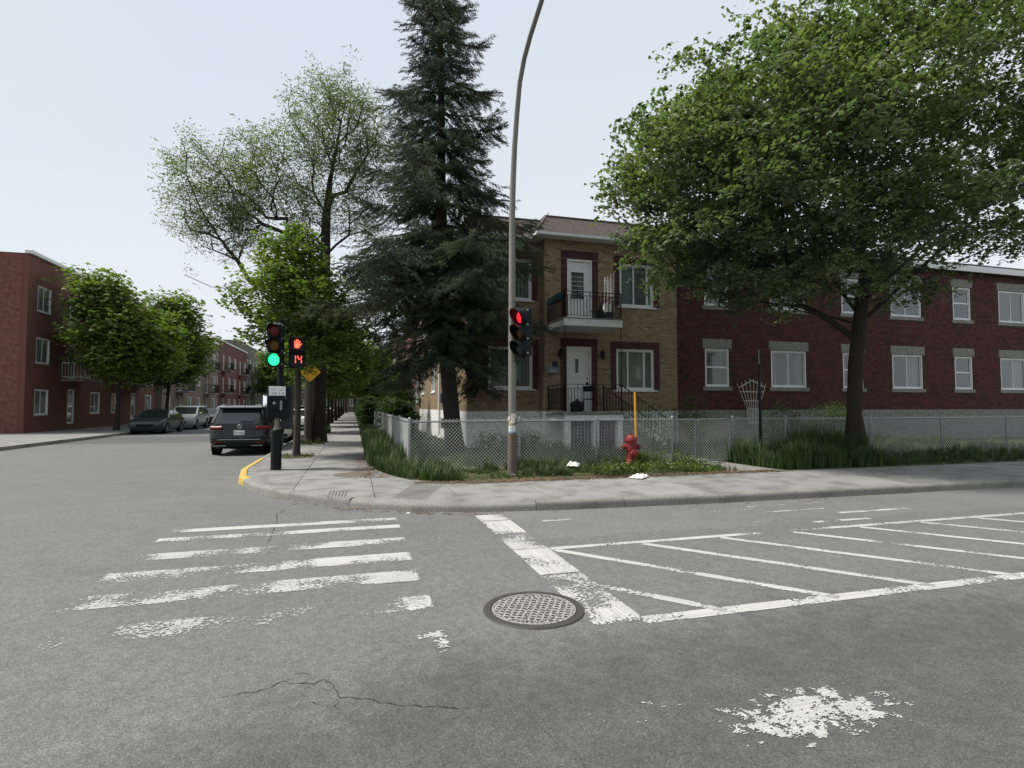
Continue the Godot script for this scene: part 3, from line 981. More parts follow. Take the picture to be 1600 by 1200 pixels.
func build_house() -> void:
	var h := thing("brick_house", "two storey tan brick corner house with red brick window surrounds and balcony", "house", Vector3(3.95, 0, -19.8))
	h.position = Vector3.ZERO
	var ZL := -19.8
	var ZR := -19.2
	var XL := 3.95
	var XM := 6.72
	var XR := 12.25
	var ZB := -35.0
	var TL := plane(Vector3(0, 0, ZL), Vector3(0, 0, 1))     # x = world x
	var TR := plane(Vector3(0, 0, ZR), Vector3(0, 0, 1))
	var TS := plane(Vector3(XL, 0, 0), Vector3(-1, 0, 0))    # x = world z
	var TM := plane(Vector3(XM, 0, 0), Vector3(-1, 0, 0))
	var Y0 := 1.45
	var Y1 := 7.86
	# openings
	var wl := Rect2(4.73, 2.28, 1.71, 1.56)
	var wu := Rect2(4.73, 5.62, 1.68, 1.55)
	var du := Rect2(7.61, 4.64, 1.01, 2.52)
	var wur := Rect2(9.77, 5.47, 1.45, 1.65)
	var dl := Rect2(7.58, 1.46, 1.0, 2.40)
	var wlr := Rect2(9.61, 2.25, 1.60, 1.57)
	var sa := Rect2(-33.9, 2.35, 1.3, 1.5)
	var sb := Rect2(-29.5, 2.35, 1.3, 1.5)
	var sc := Rect2(-24.4, 2.35, 1.4, 1.5)
	var sd := Rect2(-33.9, 5.6, 1.3, 1.5)
	var se := Rect2(-29.5, 5.6, 1.3, 1.5)
	var sf := Rect2(-24.4, 5.6, 1.4, 1.5)
	var side_holes := [sa, sb, sc, sd, se, sf]
	part(h, "wall", wall_body(TL, XL, XM + 0.2, Y0, Y1, [wl, wu], 0.24), MAT.mortar)
	part(h, "wall", wall_body(TR, XM, XR, Y0, Y1, [du, wur, dl, wlr], 0.24), MAT.mortar)
	part(h, "wall", wall_body(TS, ZB, ZL - 0.24, Y0, Y1, side_holes, 0.24), MAT.mortar)
	part(h, "wall", wall_body(TM, ZL, ZR - 0.24, Y0, Y1, [], 0.24), MAT.mortar)
	var mb := MB.new()
	mb.b3(XL, XR, 0.0, Y1, ZB - 0.2, ZB)
	mb.b3(XR - 0.2, XR - 0.001, 0.0, Y1, ZB, ZR - 0.25)
	part(h, "wall", mb, MAT.mortar)
	mb = MB.new()
	mb.b3(XL + 0.25, XR - 0.21, Y0 - 0.2, Y0, ZB, ZL - 0.25)
	mb.b3(XL + 0.25, XR - 0.21, 4.45, 4.6, ZB, ZL - 0.25)
	part(h, "floor_slab", mb, MAT.floorboards)
	# bricks
	var tall := func(r: Rect2, s: float, top: float) -> Rect2: return Rect2(r.position.x - s, r.position.y - 0.02, r.size.x + 2 * s, r.size.y + top + 0.026)
	var tt: Callable = tan_tone
	part(h, "brickwork", courses(TL, XL, XM, Y0, Y1, [tall.call(wl, 0.255, 0.33), tall.call(wu, 0.255, 0.31)], 0.212, 0.0685, tt), MAT.brick, true)
	part(h, "brickwork", courses(TR, XM, XR, Y0, Y1, [tall.call(du, 0.25, 0.32), tall.call(wur, 0.255, 0.30), tall.call(dl, 0.245, 0.31), tall.call(wlr, 0.255, 0.29)], 0.212, 0.0685, tt), MAT.brick, true)
	part(h, "brickwork", courses(TS, ZB, ZL, Y0, Y1, side_holes, 0.212, 0.0685, tt), MAT.brick, true)
	part(h, "brickwork", courses(TM, ZL, ZR, Y0, Y1, [], 0.212, 0.0685, tt), MAT.brick, true)
	surround(h, TL, wl, 0.255, 0.33); surround(h, TL, wu, 0.255, 0.31)
	surround(h, TR, du, 0.25, 0.32); surround(h, TR, wur, 0.255, 0.30); surround(h, TR, dl, 0.245, 0.31); surround(h, TR, wlr, 0.255, 0.29)
	# foundation
	mb = MB.new()
	mb.b3(XL - 0.03, XM, 0.0, Y0 - 0.002, ZL - 0.3, ZL + 0.03)
	mb.b3(XM - 0.03, XR, 0.0, Y0 - 0.004, ZR - 0.9, ZR + 0.03)
	mb.b3(XL - 0.028, XL + 0.3, 0.0, Y0 - 0.003, ZB, ZL - 0.3)
	part(h, "foundation", mb, MAT.white_wash)
	mb = MB.new()
	mb.cbox(at(XL - 0.03, 0.85, -25.4), Vector3(0.03, 0.45, 0.9), 0.005)
	part(h, "basement_window", mb, MAT.black_paint)
	# windows
	var stripes := [[0.0, 1.0, MAT.blind, 0.12]]
	window(h, TL, wl, [0.5], {"curtain": [[0.0, 0.66, MAT.curtain, 0.18], [0.72, 1.0, flat(0.42, 0.44, 0.43, 0.7), -0.13]], "sill_over": 0.10})
	window(h, TL, wu, [0.5], {"curtain": [[0.0, 0.5, MAT.curtain, 0.2], [0.5, 1.0, flat(0.5, 0.52, 0.50, 0.7), -0.14]], "sill_over": 0.10})
	window(h, TR, wur, [0.42, 0.86], {"curtain": [[0.0, 0.40, MAT.teal_curtain, 0.16], [0.9, 1.0, MAT.teal_curtain, 0.1]], "sill_over": 0.12})
	window(h, TR, wlr, [0.30, 0.77], {"curtain": [[0.0, 0.30, MAT.curtain, 0.2], [0.34, 0.76, flat(0.20, 0.185, 0.17, 0.9), 0.3]], "sill_over": 0.12})
	for r in side_holes: window(h, TS, r, [0.5], {"curtain": stripes})
	# doors
	door_upper(h, TR, du)
	door_lower(h, TR, dl)
	roof(h, XL, XM, XR, ZB, ZL, ZR)
	balcony(h, ZR)
	# downpipe, service pipe and side awning
	mb = MB.new()
	mb.tube(PackedVector3Array([Vector3(XL - 0.10, 7.8, -26.0), Vector3(XL - 0.10, 0.35, -26.0), Vector3(XL - 0.2, 0.25, -26.0)]), PackedFloat32Array([0.05, 0.05, 0.05]), 8)
	part(h, "downpipe", mb, MAT.trim)
	mb = MB.new()
	mb.rod(Vector3(XL - 0.08, 8.6, -34.7), Vector3(XL - 0.08, 0.3, -34.7), 0.045)
	part(h, "service_pipe", mb, MAT.galv)
	mb = MB.new()
	mb.cbox(at(XL - 0.09, 2.0, -25.55), Vector3(0.12, 0.45, 0.3), 0.02)
	mb.cbox(at(XL - 0.09, 1.9, -34.4), Vector3(0.14, 0.55, 0.35), 0.02)
	part(h, "meter_box", mb, flat(0.10, 0.11, 0.11, 0.5))
	mb = MB.new()
	mb.prism(Transform3D(Basis(), Vector3(2.5, 0, -37.2)), PackedVector2Array([Vector2(0, 2.62), Vector2(1.45, 3.35), Vector2(1.45, 3.45), Vector2(-0.05, 2.72)]), 1.9)
	part(h, "awning", mb, MAT.soffit)
	mb = MB.new()
	mb.b3(2.62, 2.72, 0.1, 2.65, -35.45, -35.35)
	mb.b3(2.75, 3.9, 0.1, 2.9, -37.1, -37.0)
	part(h, "awning_post", mb, MAT.trim)
	# wall lanterns
	for x in [7.30, 8.99]:
		mb = MB.new()
		mb.cbox(TR * at(x, 3.60, 0.03), Vector3(0.09, 0.16, 0.03), 0.01)
		mb.lathe(TR * at(x, 3.42, 0.13), [[0.0, -0.05], [0.03, -0.02], [0.045, 0.0], [0.075, 0.02], [0.095, 0.22], [0.10, 0.23], [0.05, 0.30], [0.015, 0.32], [0.0, 0.36]], 8)
		mb.bar(TR * Vector3(x, 3.66, 0.03), TR * Vector3(x, 3.72, 0.13), 0.02, 0.02)
		part(h, "wall_lantern", mb, MAT.black_iron)
	# letter box and number plate
	mb = MB.new()
	mb.cbox(TR * at(6.99, 2.93, 0.08), Vector3(0.46, 0.20, 0.13), 0.02)
	mb.cbox(TR * at(6.99, 3.05, 0.085), Vector3(0.48, 0.06, 0.15), 0.02)
	var lb := part(h, "letter_box", mb, grainy(0.26, 0.31, 0.34, 0.55, ntex("cloud", 0.012, 0.72, 1.0, 5), 3.0))
	mb = MB.new()
	for k in 2: mb.b3(6.93 + 0.1 * k, 6.95 + 0.1 * k, 2.90, 2.98, ZR + 0.146, ZR + 0.150)
	part(lb, "latch", mb, MAT.paper)
	mb = MB.new()
	mb.cbox(TR * at(7.11, 3.19, 0.025), Vector3(0.20, 0.20, 0.03), 0.006)
	part(h, "number_plate", mb, flat(0.02, 0.035, 0.075, 0.4))

func door_upper(h: Node3D, t: Transform3D, r: Rect2) -> void:
	var mb := MB.new()
	frame_bars(mb, t, r.grow(-0.002), 0.08, -0.05, 0.10)
	var d := part(h, "balcony_door", mb, MAT.trim)
	var g := Rect2(r.position.x + 0.18, r.position.y + 1.02, 0.52, 1.02)
	mb = wall_body(t * at(0, 0, -0.06), r.position.x + 0.08, r.end.x - 0.08, r.position.y + 0.08, r.end.y - 0.08, [g], 0.045)
	part(d, "leaf", mb, MAT.trim)
	mb = MB.new()
	frame_bars(mb, t, g.grow(0.03), 0.035, -0.055, 0.03, 0.004)
	mb.cbox(t * at(r.position.x + 0.45, r.position.y + 0.5, -0.058), Vector3(0.5, 0.6, 0.012), 0.004)
	part(d, "moulding", mb, MAT.white_paint)
	mb = MB.new()
	mb.box(t * at(g.get_center().x, g.get_center().y, -0.08), Vector3(g.size.x, g.size.y, 0.004))
	part(d, "pane", mb, MAT.glass)
	mb = MB.new()
	for k in 5: mb.bar(t * Vector3(g.position.x, g.position.y + 0.16 + k * 0.17, -0.07), t * Vector3(g.end.x, g.position.y + 0.16 + k * 0.17, -0.07), 0.012, 0.012)
	part(d, "glazing_bar", mb, MAT.white_paint)
	mb = MB.new()
	mb.box(t * at(g.end.x - 0.11, g.get_center().y + 0.1, -0.14), Vector3(0.2, g.size.y - 0.3, 0.01))
	part(d, "curtain", mb, MAT.curtain)
	mb = MB.new()
	mb.lathe(t * Transform3D(Basis(Vector3.RIGHT, PI / 2), Vector3(r.end.x - 0.14, r.position.y + 1.0, -0.03)), [[0.0, 0.05], [0.03, 0.04], [0.03, 0.02], [0.012, 0.01], [0.012, -0.03]], 10)
	part(d, "handle", mb, MAT.chrome)

func door_lower(h: Node3D, t: Transform3D, r: Rect2) -> void:
	var mb := MB.new()
	frame_bars(mb, t, r.grow(-0.002), 0.07, -0.05, 0.10)
	var d := part(h, "front_door", mb, MAT.trim)
	var g := Rect2(r.position.x + 0.36, r.position.y + 1.42, 0.13, 0.52)
	mb = wall_body(t * at(0, 0, -0.06), r.position.x + 0.07, r.end.x - 0.07, r.position.y + 0.06, r.end.y - 0.07, [g], 0.045)
	part(d, "leaf", mb, MAT.trim)
	mb = MB.new()
	frame_bars(mb, t, g.grow(0.03), 0.03, -0.055, 0.025, 0.004)
	part(d, "light_frame", mb, MAT.white_paint)
	for k in 4:
		mb = MB.new()
		mb.cbox(t * at(r.position.x + 0.43, r.position.y + 0.42 + k * 0.58 + (0.0 if k < 2 else -0.02), -0.058), Vector3(0.62, 0.012, 0.01), 0.003)
		part(d, "moulding", mb, MAT.white_paint)
	mb = MB.new()
	mb.box(t * at(g.get_center().x, g.get_center().y, -0.08), Vector3(g.size.x, g.size.y, 0.006))
	part(d, "pane", mb, flat(0.10, 0.11, 0.11, 0.2))
	for k in 3:
		mb = MB.new()
		mb.lathe(t * Transform3D(Basis(Vector3.RIGHT, PI / 2), Vector3(g.get_center().x, g.position.y + 0.1 + k * 0.16, -0.07)), [[0.05, 0.0], [0.05, 0.012], [0.035, 0.012], [0.035, 0.0]], 12)
		part(d, "glazing_ring", mb, MAT.galv)
	mb = MB.new()
	mb.lathe(t * Transform3D(Basis(Vector3.RIGHT, PI / 2), Vector3(r.end.x - 0.15, r.position.y + 1.03, -0.055)), [[0.0, 0.06], [0.03, 0.05], [0.03, 0.03], [0.012, 0.02], [0.012, 0.0]], 10)
	mb.cbox(t * at(r.end.x - 0.15, r.position.y + 1.02, -0.058), Vector3(0.07, 0.14, 0.012), 0.003)
	part(d, "handle", mb, MAT.black_iron)
	mb = MB.new()
	mb.lathe(t * Transform3D(Basis(Vector3.RIGHT, PI / 2), Vector3(r.end.x - 0.15, r.position.y + 1.2, -0.055)), [[0.0, 0.03], [0.028, 0.025], [0.03, 0.0]], 10)
	part(d, "lock", mb, MAT.black_iron)

# mansard skirt of ribbed brown metal over a white fascia; the right bay stands 0.6 m proud
func roof(h: Node3D, XL: float, XM: float, XR: float, ZB: float, ZL: float, ZR: float) -> void:
	var e := 0.45
	var ye := 7.97
	var yt := 8.71
	var inn := 0.52
	# eave outline, walked so that the outside lies on the left: side, front of the left bay, return, front of the right bay
	var P := [Vector3(XL - e, ye, ZB - 0.3), Vector3(XL - e, ye, ZL + e), Vector3(XM - e, ye, ZL + e), Vector3(XM - e, ye, ZR + e), Vector3(XR - 0.02, ye, ZR + e)]
	var Q := [Vector3(XL - e + inn, yt, ZB - 0.3), Vector3(XL - e + inn, yt, ZL + e - inn), Vector3(XM - e + inn, yt, ZL + e - inn), Vector3(XM - e + inn, yt, ZR + e - inn), Vector3(XR - 0.02, yt, ZR + e - inn)]
	var out := [Vector3(-1, 0.7, 0), Vector3(0, 0.7, 1), Vector3(-1, 0.7, 0), Vector3(0, 0.7, 1)]
	var skirt := MB.new()
	var ribs := MB.new()
	var fas := MB.new()
	var cap := MB.new()
	for i in 4:
		skirt.quad(P[i], P[i + 1], Q[i + 1], Q[i], out[i])
		var L: float = P[i].distance_to(P[i + 1])
		var n := int(L / 0.115)
		var nrm: Vector3 = (P[i + 1] - P[i]).cross(Q[i] - P[i]).normalized()
		if nrm.dot(out[i]) < 0: nrm = -nrm
		for k in range(1, n):
			var s := float(k) / n
			var a: Vector3 = P[i].lerp(P[i + 1], s)
			# ribs run straight up the slope; near a hip they are cut by it
			var dirn: Vector3 = (P[i + 1] - P[i]).normalized()
			var up: Vector3 = (Q[i] - P[i]) - dirn * (Q[i] - P[i]).dot(dirn)
			var f := 1.0
			if i == 0: f = clampf((1.0 - s) * L / inn, 0.0, 1.0)
			elif i == 1: f = clampf(s * L / inn, 0.0, 1.0)
			elif i == 3: f = clampf(s * L / inn, 0.0, 1.0)
			if f < 0.06: continue
			var z := up.normalized()
			var y := nrm
			ribs.box(Transform3D(Basis(y.cross(z), y, z), a + up * f * 0.5 + nrm * 0.007), Vector3(0.022, 0.016, up.length() * f))
		var dd: Vector3 = (P[i + 1] - P[i]).normalized()
		var o: Vector3 = Vector3(out[i].x, 0, out[i].z)
		var a2: Vector3 = P[i] - Vector3.UP * 0.06 + (dd * -0.0)
		fas.box(Transform3D(Basis(dd, Vector3.UP, dd.cross(Vector3.UP)), (P[i] + P[i + 1]) / 2 - Vector3.UP * 0.062 - o * 0.012), Vector3(L + (0.024 if i != 2 else -0.02), 0.125, 0.024))
		cap.bar(Q[i] + Vector3.UP * 0.02, Q[i + 1] + Vector3.UP * 0.02, 0.06, 0.045)
	for i in [1, 3]: cap.bar(P[i] + Vector3(0, 0.02, 0), Q[i] + Vector3(0, 0.02, 0), 0.05, 0.03)
	var r := part(h, "roof", skirt, MAT.roof_metal)
	part(r, "rib", ribs, MAT.roof_metal, true)
	part(r, "fascia", fas, MAT.trim)
	part(r, "ridge_cap", cap, MAT.roof_metal)
	var top := MB.new()
	top.b3(XL - e + inn, XM - e + inn, yt - 0.1, yt - 0.005, ZB - 0.3, ZL + e - inn)
	top.b3(XM - e + inn + 0.001, XR - 0.02, yt - 0.1, yt - 0.006, ZB - 0.3, ZR + e - inn)
	part(r, "deck", top, MAT.roofing)
	var sof := MB.new()
	sof.b3(XL - e, XM - e, ye - 0.118, ye - 0.10, ZB - 0.3, ZL + e)
	sof.b3(XM - e, XR - 0.02, ye - 0.119, ye - 0.101, ZB - 0.3, ZR + e)
	part(r, "soffit", sof, MAT.soffit)

func balcony(h: Node3D, ZR: float) -> void:
	var x0 := 6.80
	var x1 := 8.99
	var zf := -17.45
	var m: Material = MAT.black_iron
	var mb := MB.new()
	mb.cbox(at((x0 + x1) / 2, 4.50, (ZR + zf) / 2 + 0.01), Vector3(x1 - x0, 0.25, zf - ZR - 0.03), 0.01)
	var b := part(h, "balcony_slab", mb, MAT.trim)
	mb = MB.new()
	mb.cbox(at((x0 + x1) / 2, 4.64, (ZR + zf) / 2 + 0.02), Vector3(x1 - x0 + 0.05, 0.035, zf - ZR - 0.01), 0.008)
	part(b, "deck_edge", mb, MAT.stone)
	var y := 4.66
	railing(h, Vector3(x0 + 0.04, y, ZR + 0.04), Vector3(x0 + 0.04, y, zf - 0.05), 0.90, 0.105, m)
	var fr := railing(h, Vector3(x0 + 0.04, y, zf - 0.05), Vector3(x1 - 0.04, y, zf - 0.05), 0.90, 0.115, m)
	railing(h, Vector3(x1 - 0.04, y, zf - 0.05), Vector3(x1 - 0.04, y, ZR + 0.04), 0.90, 0.105, m)
	mb = MB.new()
	scroll(mb, Vector3(7.98, y + 0.22, zf - 0.05), 0.07)
	scroll(mb, Vector3(8.14, y + 0.22, zf - 0.05), 0.07, -1.0)
	part(fr, "scroll", mb, m)
	# slim posts down to the porch rail
	for x in [x0 + 0.05, x1 - 0.05]:
		mb = MB.new()
		mb.rod(Vector3(x, 1.45, zf - 0.05), Vector3(x, 4.38, zf - 0.05), 0.016, 6)
		part(h, "balcony_post", mb, m)
	# porch
	mb = MB.new()
	mb.cbox(at((x0 + x1) / 2, 1.39, (ZR + zf) / 2 + 0.02), Vector3(x1 - x0 + 0.10, 0.10, zf - ZR), 0.012)
	var p := part(h, "porch_slab", mb, MAT.stone)
	mb = MB.new()
	for x in [x0 + 0.05, (x0 + x1) / 2, x1 - 0.2]: mb.b3(x, x + 0.2, 0.1, 1.338, zf - 0.27, zf - 0.05)
	mb.b3(x0 + 0.05, x0 + 0.2, 1.12, 1.337, ZR + 0.05, zf - 0.28)
	part(p, "pier", mb, MAT.white_wash)
	mb = MB.new()
	mb.b3(x0 + 0.02, x1, 1.16, 1.336, zf - 0.045, zf - 0.005)
	part(p, "skirt_board", mb, MAT.trim)
	for k in 16:   # dark slats that close the space under the porch
		mb = MB.new()
		var xx := lerpf(x0 + 0.10, x1 - 0.05, (k + 0.5) / 16.0)
		mb.b3(xx - 0.045, xx + 0.045, 0.12, 1.15, zf - 0.33, zf - 0.30)
		part(p, "slat", mb, flat(0.045, 0.04, 0.06, 0.8))
	y = 1.44
	railing(h, Vector3(x0 + 0.04, y, ZR + 0.04), Vector3(x0 + 0.04, y, zf - 0.05), 0.94, 0.105, m)
	var pr := railing(h, Vector3(x0 + 0.04, y, zf - 0.05), Vector3(x1 - 0.04, y, zf - 0.05), 0.94, 0.115, m)
	mb = MB.new()
	scroll(mb, Vector3(8.0, y + 0.24, zf - 0.05), 0.08)
	scroll(mb, Vector3(8.18, y + 0.24, zf - 0.05), 0.08, -1.0)
	scroll(mb, Vector3(8.0, y + 0.66, zf - 0.05), 0.08)
	part(pr, "scroll", mb, m)
	# stairs down to the right, against the house
	mb = MB.new()
	mb.b3(x1 + 0.05, x1 + 0.10, 0.5, 1.33, zf - 0.2, zf - 0.15)
	var st := part(h, "stairs", mb, MAT.stone)
	for k in 7:
		mb = MB.new()
		var top := 1.44 - 0.18 * (k + 1)
		mb.cbox(at(x1 + 0.20 + 0.26 * k, (top + 0.1) / 2, (ZR + zf) / 2 - 0.05), Vector3(0.27, top - 0.1, 1.4), 0.01)
		part(st, "step", mb, MAT.stone)
	for z in [zf - 0.12, ZR + 0.2]:
		var a := Vector3(x1, y, z)
		var c := Vector3(x1 + 1.95, y - 1.28, z)
		mb = MB.new()
		mb.bar(a + Vector3.UP * 0.92, c + Vector3.UP * 0.92, 0.04, 0.025)
		mb.bar(a + Vector3.UP * 0.12, c + Vector3.UP * 0.12, 0.02, 0.02)
		mb.bar(c, c + Vector3.UP * 0.93, 0.035, 0.035)
		mb.bar(a, a + Vector3.UP * 0.95, 0.035, 0.035)
		var sr := part(h, "stair_railing", mb, m)
		for k in range(1, 15):
			var q := a.lerp(c, k / 15.0)
			mb = MB.new()
			mb.bar(q + Vector3.UP * 0.12, q + Vector3.UP * 0.91, 0.014, 0.014)
			part(sr, "baluster", mb, m)

func build_red_building() -> void:
	var h := thing("row_house", "long dark red brick row house with stone lintels behind the maple", "house")
	var Z := -19.35
	var t := plane(Vector3(0, 0, Z), Vector3(0, 0, 1))
	var x0 := 12.255
	var x1 := 36.0
	var holes := []
	var defs := []   # x, width, kind
	for w in [[13.62, 1.13, 1], [16.82, 1.80, 2], [20.6, 1.13, 1], [23.4, 1.80, 2], [27.2, 1.13, 1], [30.2, 1.8, 2]]:
		for y in [2.42, 5.72]: defs.append([Rect2(w[0], y, w[1], 1.55), w[2], y])
	for d in defs: holes.append(d[0])
	part(h, "wall", wall_body(t, x0, x1, 1.48, 8.0, holes, 0.24), MAT.dark_mortar)
	var skip := holes.duplicate()
	for d in defs:
		skip.append(Rect2(d[0].position.x - 0.12, d[0].end.y, d[0].size.x + 0.26, 0.40))
		skip.append(Rect2(d[0].position.x - 0.12, d[0].position.y - 0.17, d[0].size.x + 0.26, 0.17))
	part(h, "brickwork", courses(t, x0, x1, 1.48, 8.0, skip, 0.212, 0.0685, dark_red_tone), MAT.brick, true)
	for d in defs:
		var r: Rect2 = d[0]
		var mb := MB.new()
		mb.cbox(t * at(r.get_center().x + 0.01, r.end.y + 0.20, -0.02), Vector3(r.size.x + 0.24, 0.385, 0.10), 0.012)
		part(h, "lintel", mb, MAT.stone)
		if d[1] == 1:
			window(h, t, r, [], {"split": 0.52, "curtain": [[0.0, 0.18, MAT.blind, 0.1]], "sill_mat": MAT.stone, "sill_high": 0.16, "sill_over": 0.12})
		else:
			window(h, t, r, [0.5], {"curtain": [[[0.0, 0.44, MAT.curtain, 0.16]], [[0.55, 1.0, MAT.blind, 0.14]], [[0.0, 0.2, MAT.curtain, 0.1], [0.8, 1.0, MAT.curtain, 0.1]], [[0.0, 1.0, MAT.blind, -0.13]]][rng.randi() % 4], "sill_mat": MAT.stone, "sill_high": 0.16, "sill_over": 0.12})
	var mb := MB.new()
	mb.b3(x0, x1, 0.0, 1.478, Z - 0.9, Z + 0.025)
	part(h, "foundation", mb, MAT.stone)
	mb = MB.new()
	mb.b3(x0, x1, 0.0, 8.0, -34.4, -34.2)
	mb.b3(x1 - 0.2, x1, 0.0, 7.99, -34.2, Z - 0.25)
	mb.b3(x0, x1 - 0.21, 4.5, 4.65, -34.2, Z - 0.25)
	part(h, "wall", mb, MAT.dark_mortar)
	mb = MB.new()
	mb.b3(x0, x1 + 0.1, 8.0, 8.35, -34.5, Z + 0.30)
	part(h, "roof", mb, MAT.roofing)
	mb = MB.new()
	mb.cbox(at((x0 + x1) / 2, 8.12, Z + 0.32), Vector3(x1 - x0, 0.28, 0.06), 0.01)
	part(h, "cornice", mb, MAT.trim)

# three storey walk-ups on the far side of the side street, and what closes the view
func build_far_side() -> void:
	var specs := [
		[-17.6, -58.0, -37.0, 10.2, [0.22, 0.085, 0.06], "orange brown brick walk up with white balcony rails across the side street", 0.0],
		[-17.2, -80.0, -58.5, 9.6, [0.30, 0.235, 0.16], "buff brick walk up with dark balconies further along the side street", 0.3],
		[-17.8, -104.0, -80.4, 10.6, [0.20, 0.075, 0.06], "dark red brick walk up with white roof edge far down the side street", 0.6],
		[-19.5, -134.0, -104.5, 13.0, [0.22, 0.20, 0.17], "tall grey brown block at the far end of the side street", 0.9]]
	for s in specs:
		var b := thing("walk_up", s[5], "apartment building")
		var t := plane(Vector3(s[0], 0, 0), Vector3(1, 0, 0))    # x along -z
		var L: float = s[2] - s[1]
		var n := int(L / 3.4)
		var holes := []
		var bays := []
		for i in n:
			for f in 3:
				var u: float = -s[2] + (i + 0.5) * L / n
				var y: float = 1.1 + f * (s[3] - 1.2) / 3.0
				var door: bool = i % 3 == 1
				var r := Rect2(u - (0.45 if door else 0.75), y - (0.0 if not door else 0.75), 0.9 if door else 1.5, 2.2 if door else 1.5)
				if y < 1.2 and door: r.position.y = 0.5
				holes.append(r)
				bays.append([r, door, f])
		var cloud := ntex("cloud", 0.012, 0.72, 1.0, 5)
		part(b, "wall", wall_body(t, -s[2], -s[1], 0.0, s[3], holes, 0.25), grainy(s[4][0], s[4][1], s[4][2], 0.92, ntex("courses", 0.09, 0.68, 1.0, 3), 1.2))
		for q in bays:
			window(b, t, q[0], [] if q[1] else [0.5], {"curtain": [[0.0, 1.0, MAT.curtain if rng.randf() < 0.4 else MAT.blind, 0.3]], "sill": not q[1], "sill_mat": MAT.stone})
			if q[1] and q[2] > 0:
				var r: Rect2 = q[0]
				var mb := MB.new()
				mb.cbox(t * at(r.get_center().x, r.position.y - 0.08, 0.6), Vector3(2.6, 0.14, 1.2), 0.01)
				var bal := part(b, "balcony", mb, MAT.stone)
				mb = MB.new()
				var y: float = r.position.y
				var c0 := t * Vector3(r.get_center().x - 1.27, y, 1.15)
				var c1 := t * Vector3(r.get_center().x + 1.27, y, 1.15)
				for c in [[c0, c1], [c0, t * Vector3(r.get_center().x - 1.27, y, 0.03)], [c1, t * Vector3(r.get_center().x + 1.27, y, 0.03)]]:
					mb.bar(c[0] + Vector3.UP * 1.0, c[1] + Vector3.UP * 1.0, 0.05, 0.05)
					mb.bar(c[0] + Vector3.UP * 0.1, c[1] + Vector3.UP * 0.1, 0.04, 0.04)
					var m := int(c[0].distance_to(c[1]) / 0.14)
					for k in m + 1:
						var p: Vector3 = c[0].lerp(c[1], float(k) / m)
						mb.bar(p + Vector3.UP * 0.1, p + Vector3.UP * 1.0, 0.02, 0.02)
				part(bal, "rail", mb, MAT.white_paint if s[6] < 0.1 else MAT.black_iron)
		var mb := MB.new()
		mb.cbox(t * at((-s[1] - s[2]) / 2, s[3] + 0.10, -0.02), Vector3(L + 0.1, 0.22, 0.34), 0.02)
		part(b, "roof_edge", mb, MAT.trim)
		mb = MB.new()
		mb.b3(s[0] - 12.0, s[0] - 0.26, 0.0, s[3], s[2] - 0.25, s[2])
		mb.b3(s[0] - 12.0, s[0] - 0.26, 0.0, s[3], s[1], s[1] + 0.25)
		mb.b3(s[0] - 12.0, s[0] - 11.75, 0.0, s[3] - 0.01, s[1] + 0.25, s[2] - 0.25)
		mb.b3(s[0] - 11.75, s[0] - 0.26, s[3] - 0.3, s[3] - 0.02, s[1] + 0.25, s[2] - 0.25)
		part(b, "wall", mb, grainy(s[4][0], s[4][1], s[4][2], 0.92, cloud, 0.5))
	# houses along the near walk, beyond the corner house
	for q in [[4.6, -56.0, -41.0, 8.2, [0.20, 0.08, 0.06], "reddish brick house behind the shrubs along the side walk"], [4.2, -80.0, -60.0, 9.0, [0.27, 0.20, 0.13], "pale brick house beyond the reddish one on the side walk"], [3.8, -112.0, -84.0, 9.0, [0.20, 0.09, 0.07], "far brick house at the end of the side walk"]]:
		var b := thing("side_house", q[5], "house")
		var t := plane(Vector3(q[0], 0, 0), Vector3(-1, 0, 0))
		var holes := []
		var n := int((q[2] - q[1]) / 3.6)
		for i in n:
			for f in 2: holes.append(Rect2(q[1] + (i + 0.5) * (q[2] - q[1]) / n - 0.6, 1.9 + 3.3 * f, 1.2, 1.6))
		var m := grainy(q[4][0], q[4][1], q[4][2], 0.92, ntex("courses", 0.09, 0.68, 1.0, 3), 1.2)
		part(b, "wall", wall_body(t, q[1], q[2], 0.0, q[3], holes, 0.25), m)
		for r in holes: window(b, t, r, [0.5], {"curtain": [[0.0, 1.0, MAT.curtain, 0.3]], "sill_mat": MAT.stone})
		var mb := MB.new()
		mb.b3(q[0] + 0.251, q[0] + 10.0, 0.0, q[3] - 0.01, q[1], q[1] + 0.2)
		mb.b3(q[0] + 0.251, q[0] + 10.0, 0.0, q[3] - 0.01, q[2] - 0.2, q[2])
		mb.b3(q[0] + 10.0, q[0] + 10.2, 0.0, q[3] - 0.01, q[1], q[2])
		part(b, "wall", mb, m)
		mb = MB.new()
		mb.b3(q[0] - 0.3, q[0] + 10.3, q[3], q[3] + 0.25, q[1] - 0.2, q[2] + 0.2)
		part(b, "roof", mb, MAT.roof_metal)
	# the block that closes the street
	var e := thing("end_house", "pale house closing the far end of the side street", "house")
	var te := plane(Vector3(0, 0, -142.0), Vector3(0, 0, 1))
	var eh := []
	for i in 9:
		for f in 2: eh.append(Rect2(-16.0 + 3.0 * i, 1.6 + 3.3 * f, 1.3, 1.6))
	part(e, "wall", wall_body(te, -18.0, 12.0, 0.0, 8.0, eh, 0.25), grainy(0.22, 0.17, 0.12, 0.92, ntex("courses", 0.09, 0.68, 1.0, 3), 1.2))
	for r in eh: window(e, te, r, [0.5], {"curtain": [[0.0, 0.4, MAT.blind, 0.4]]})
	var er := MB.new()
	er.b3(-18.3, 12.3, 8.0, 8.3, -152.0, -141.7)
	er.b3(-18.0, 12.0, 0.0, 7.99, -152.0, -151.8)
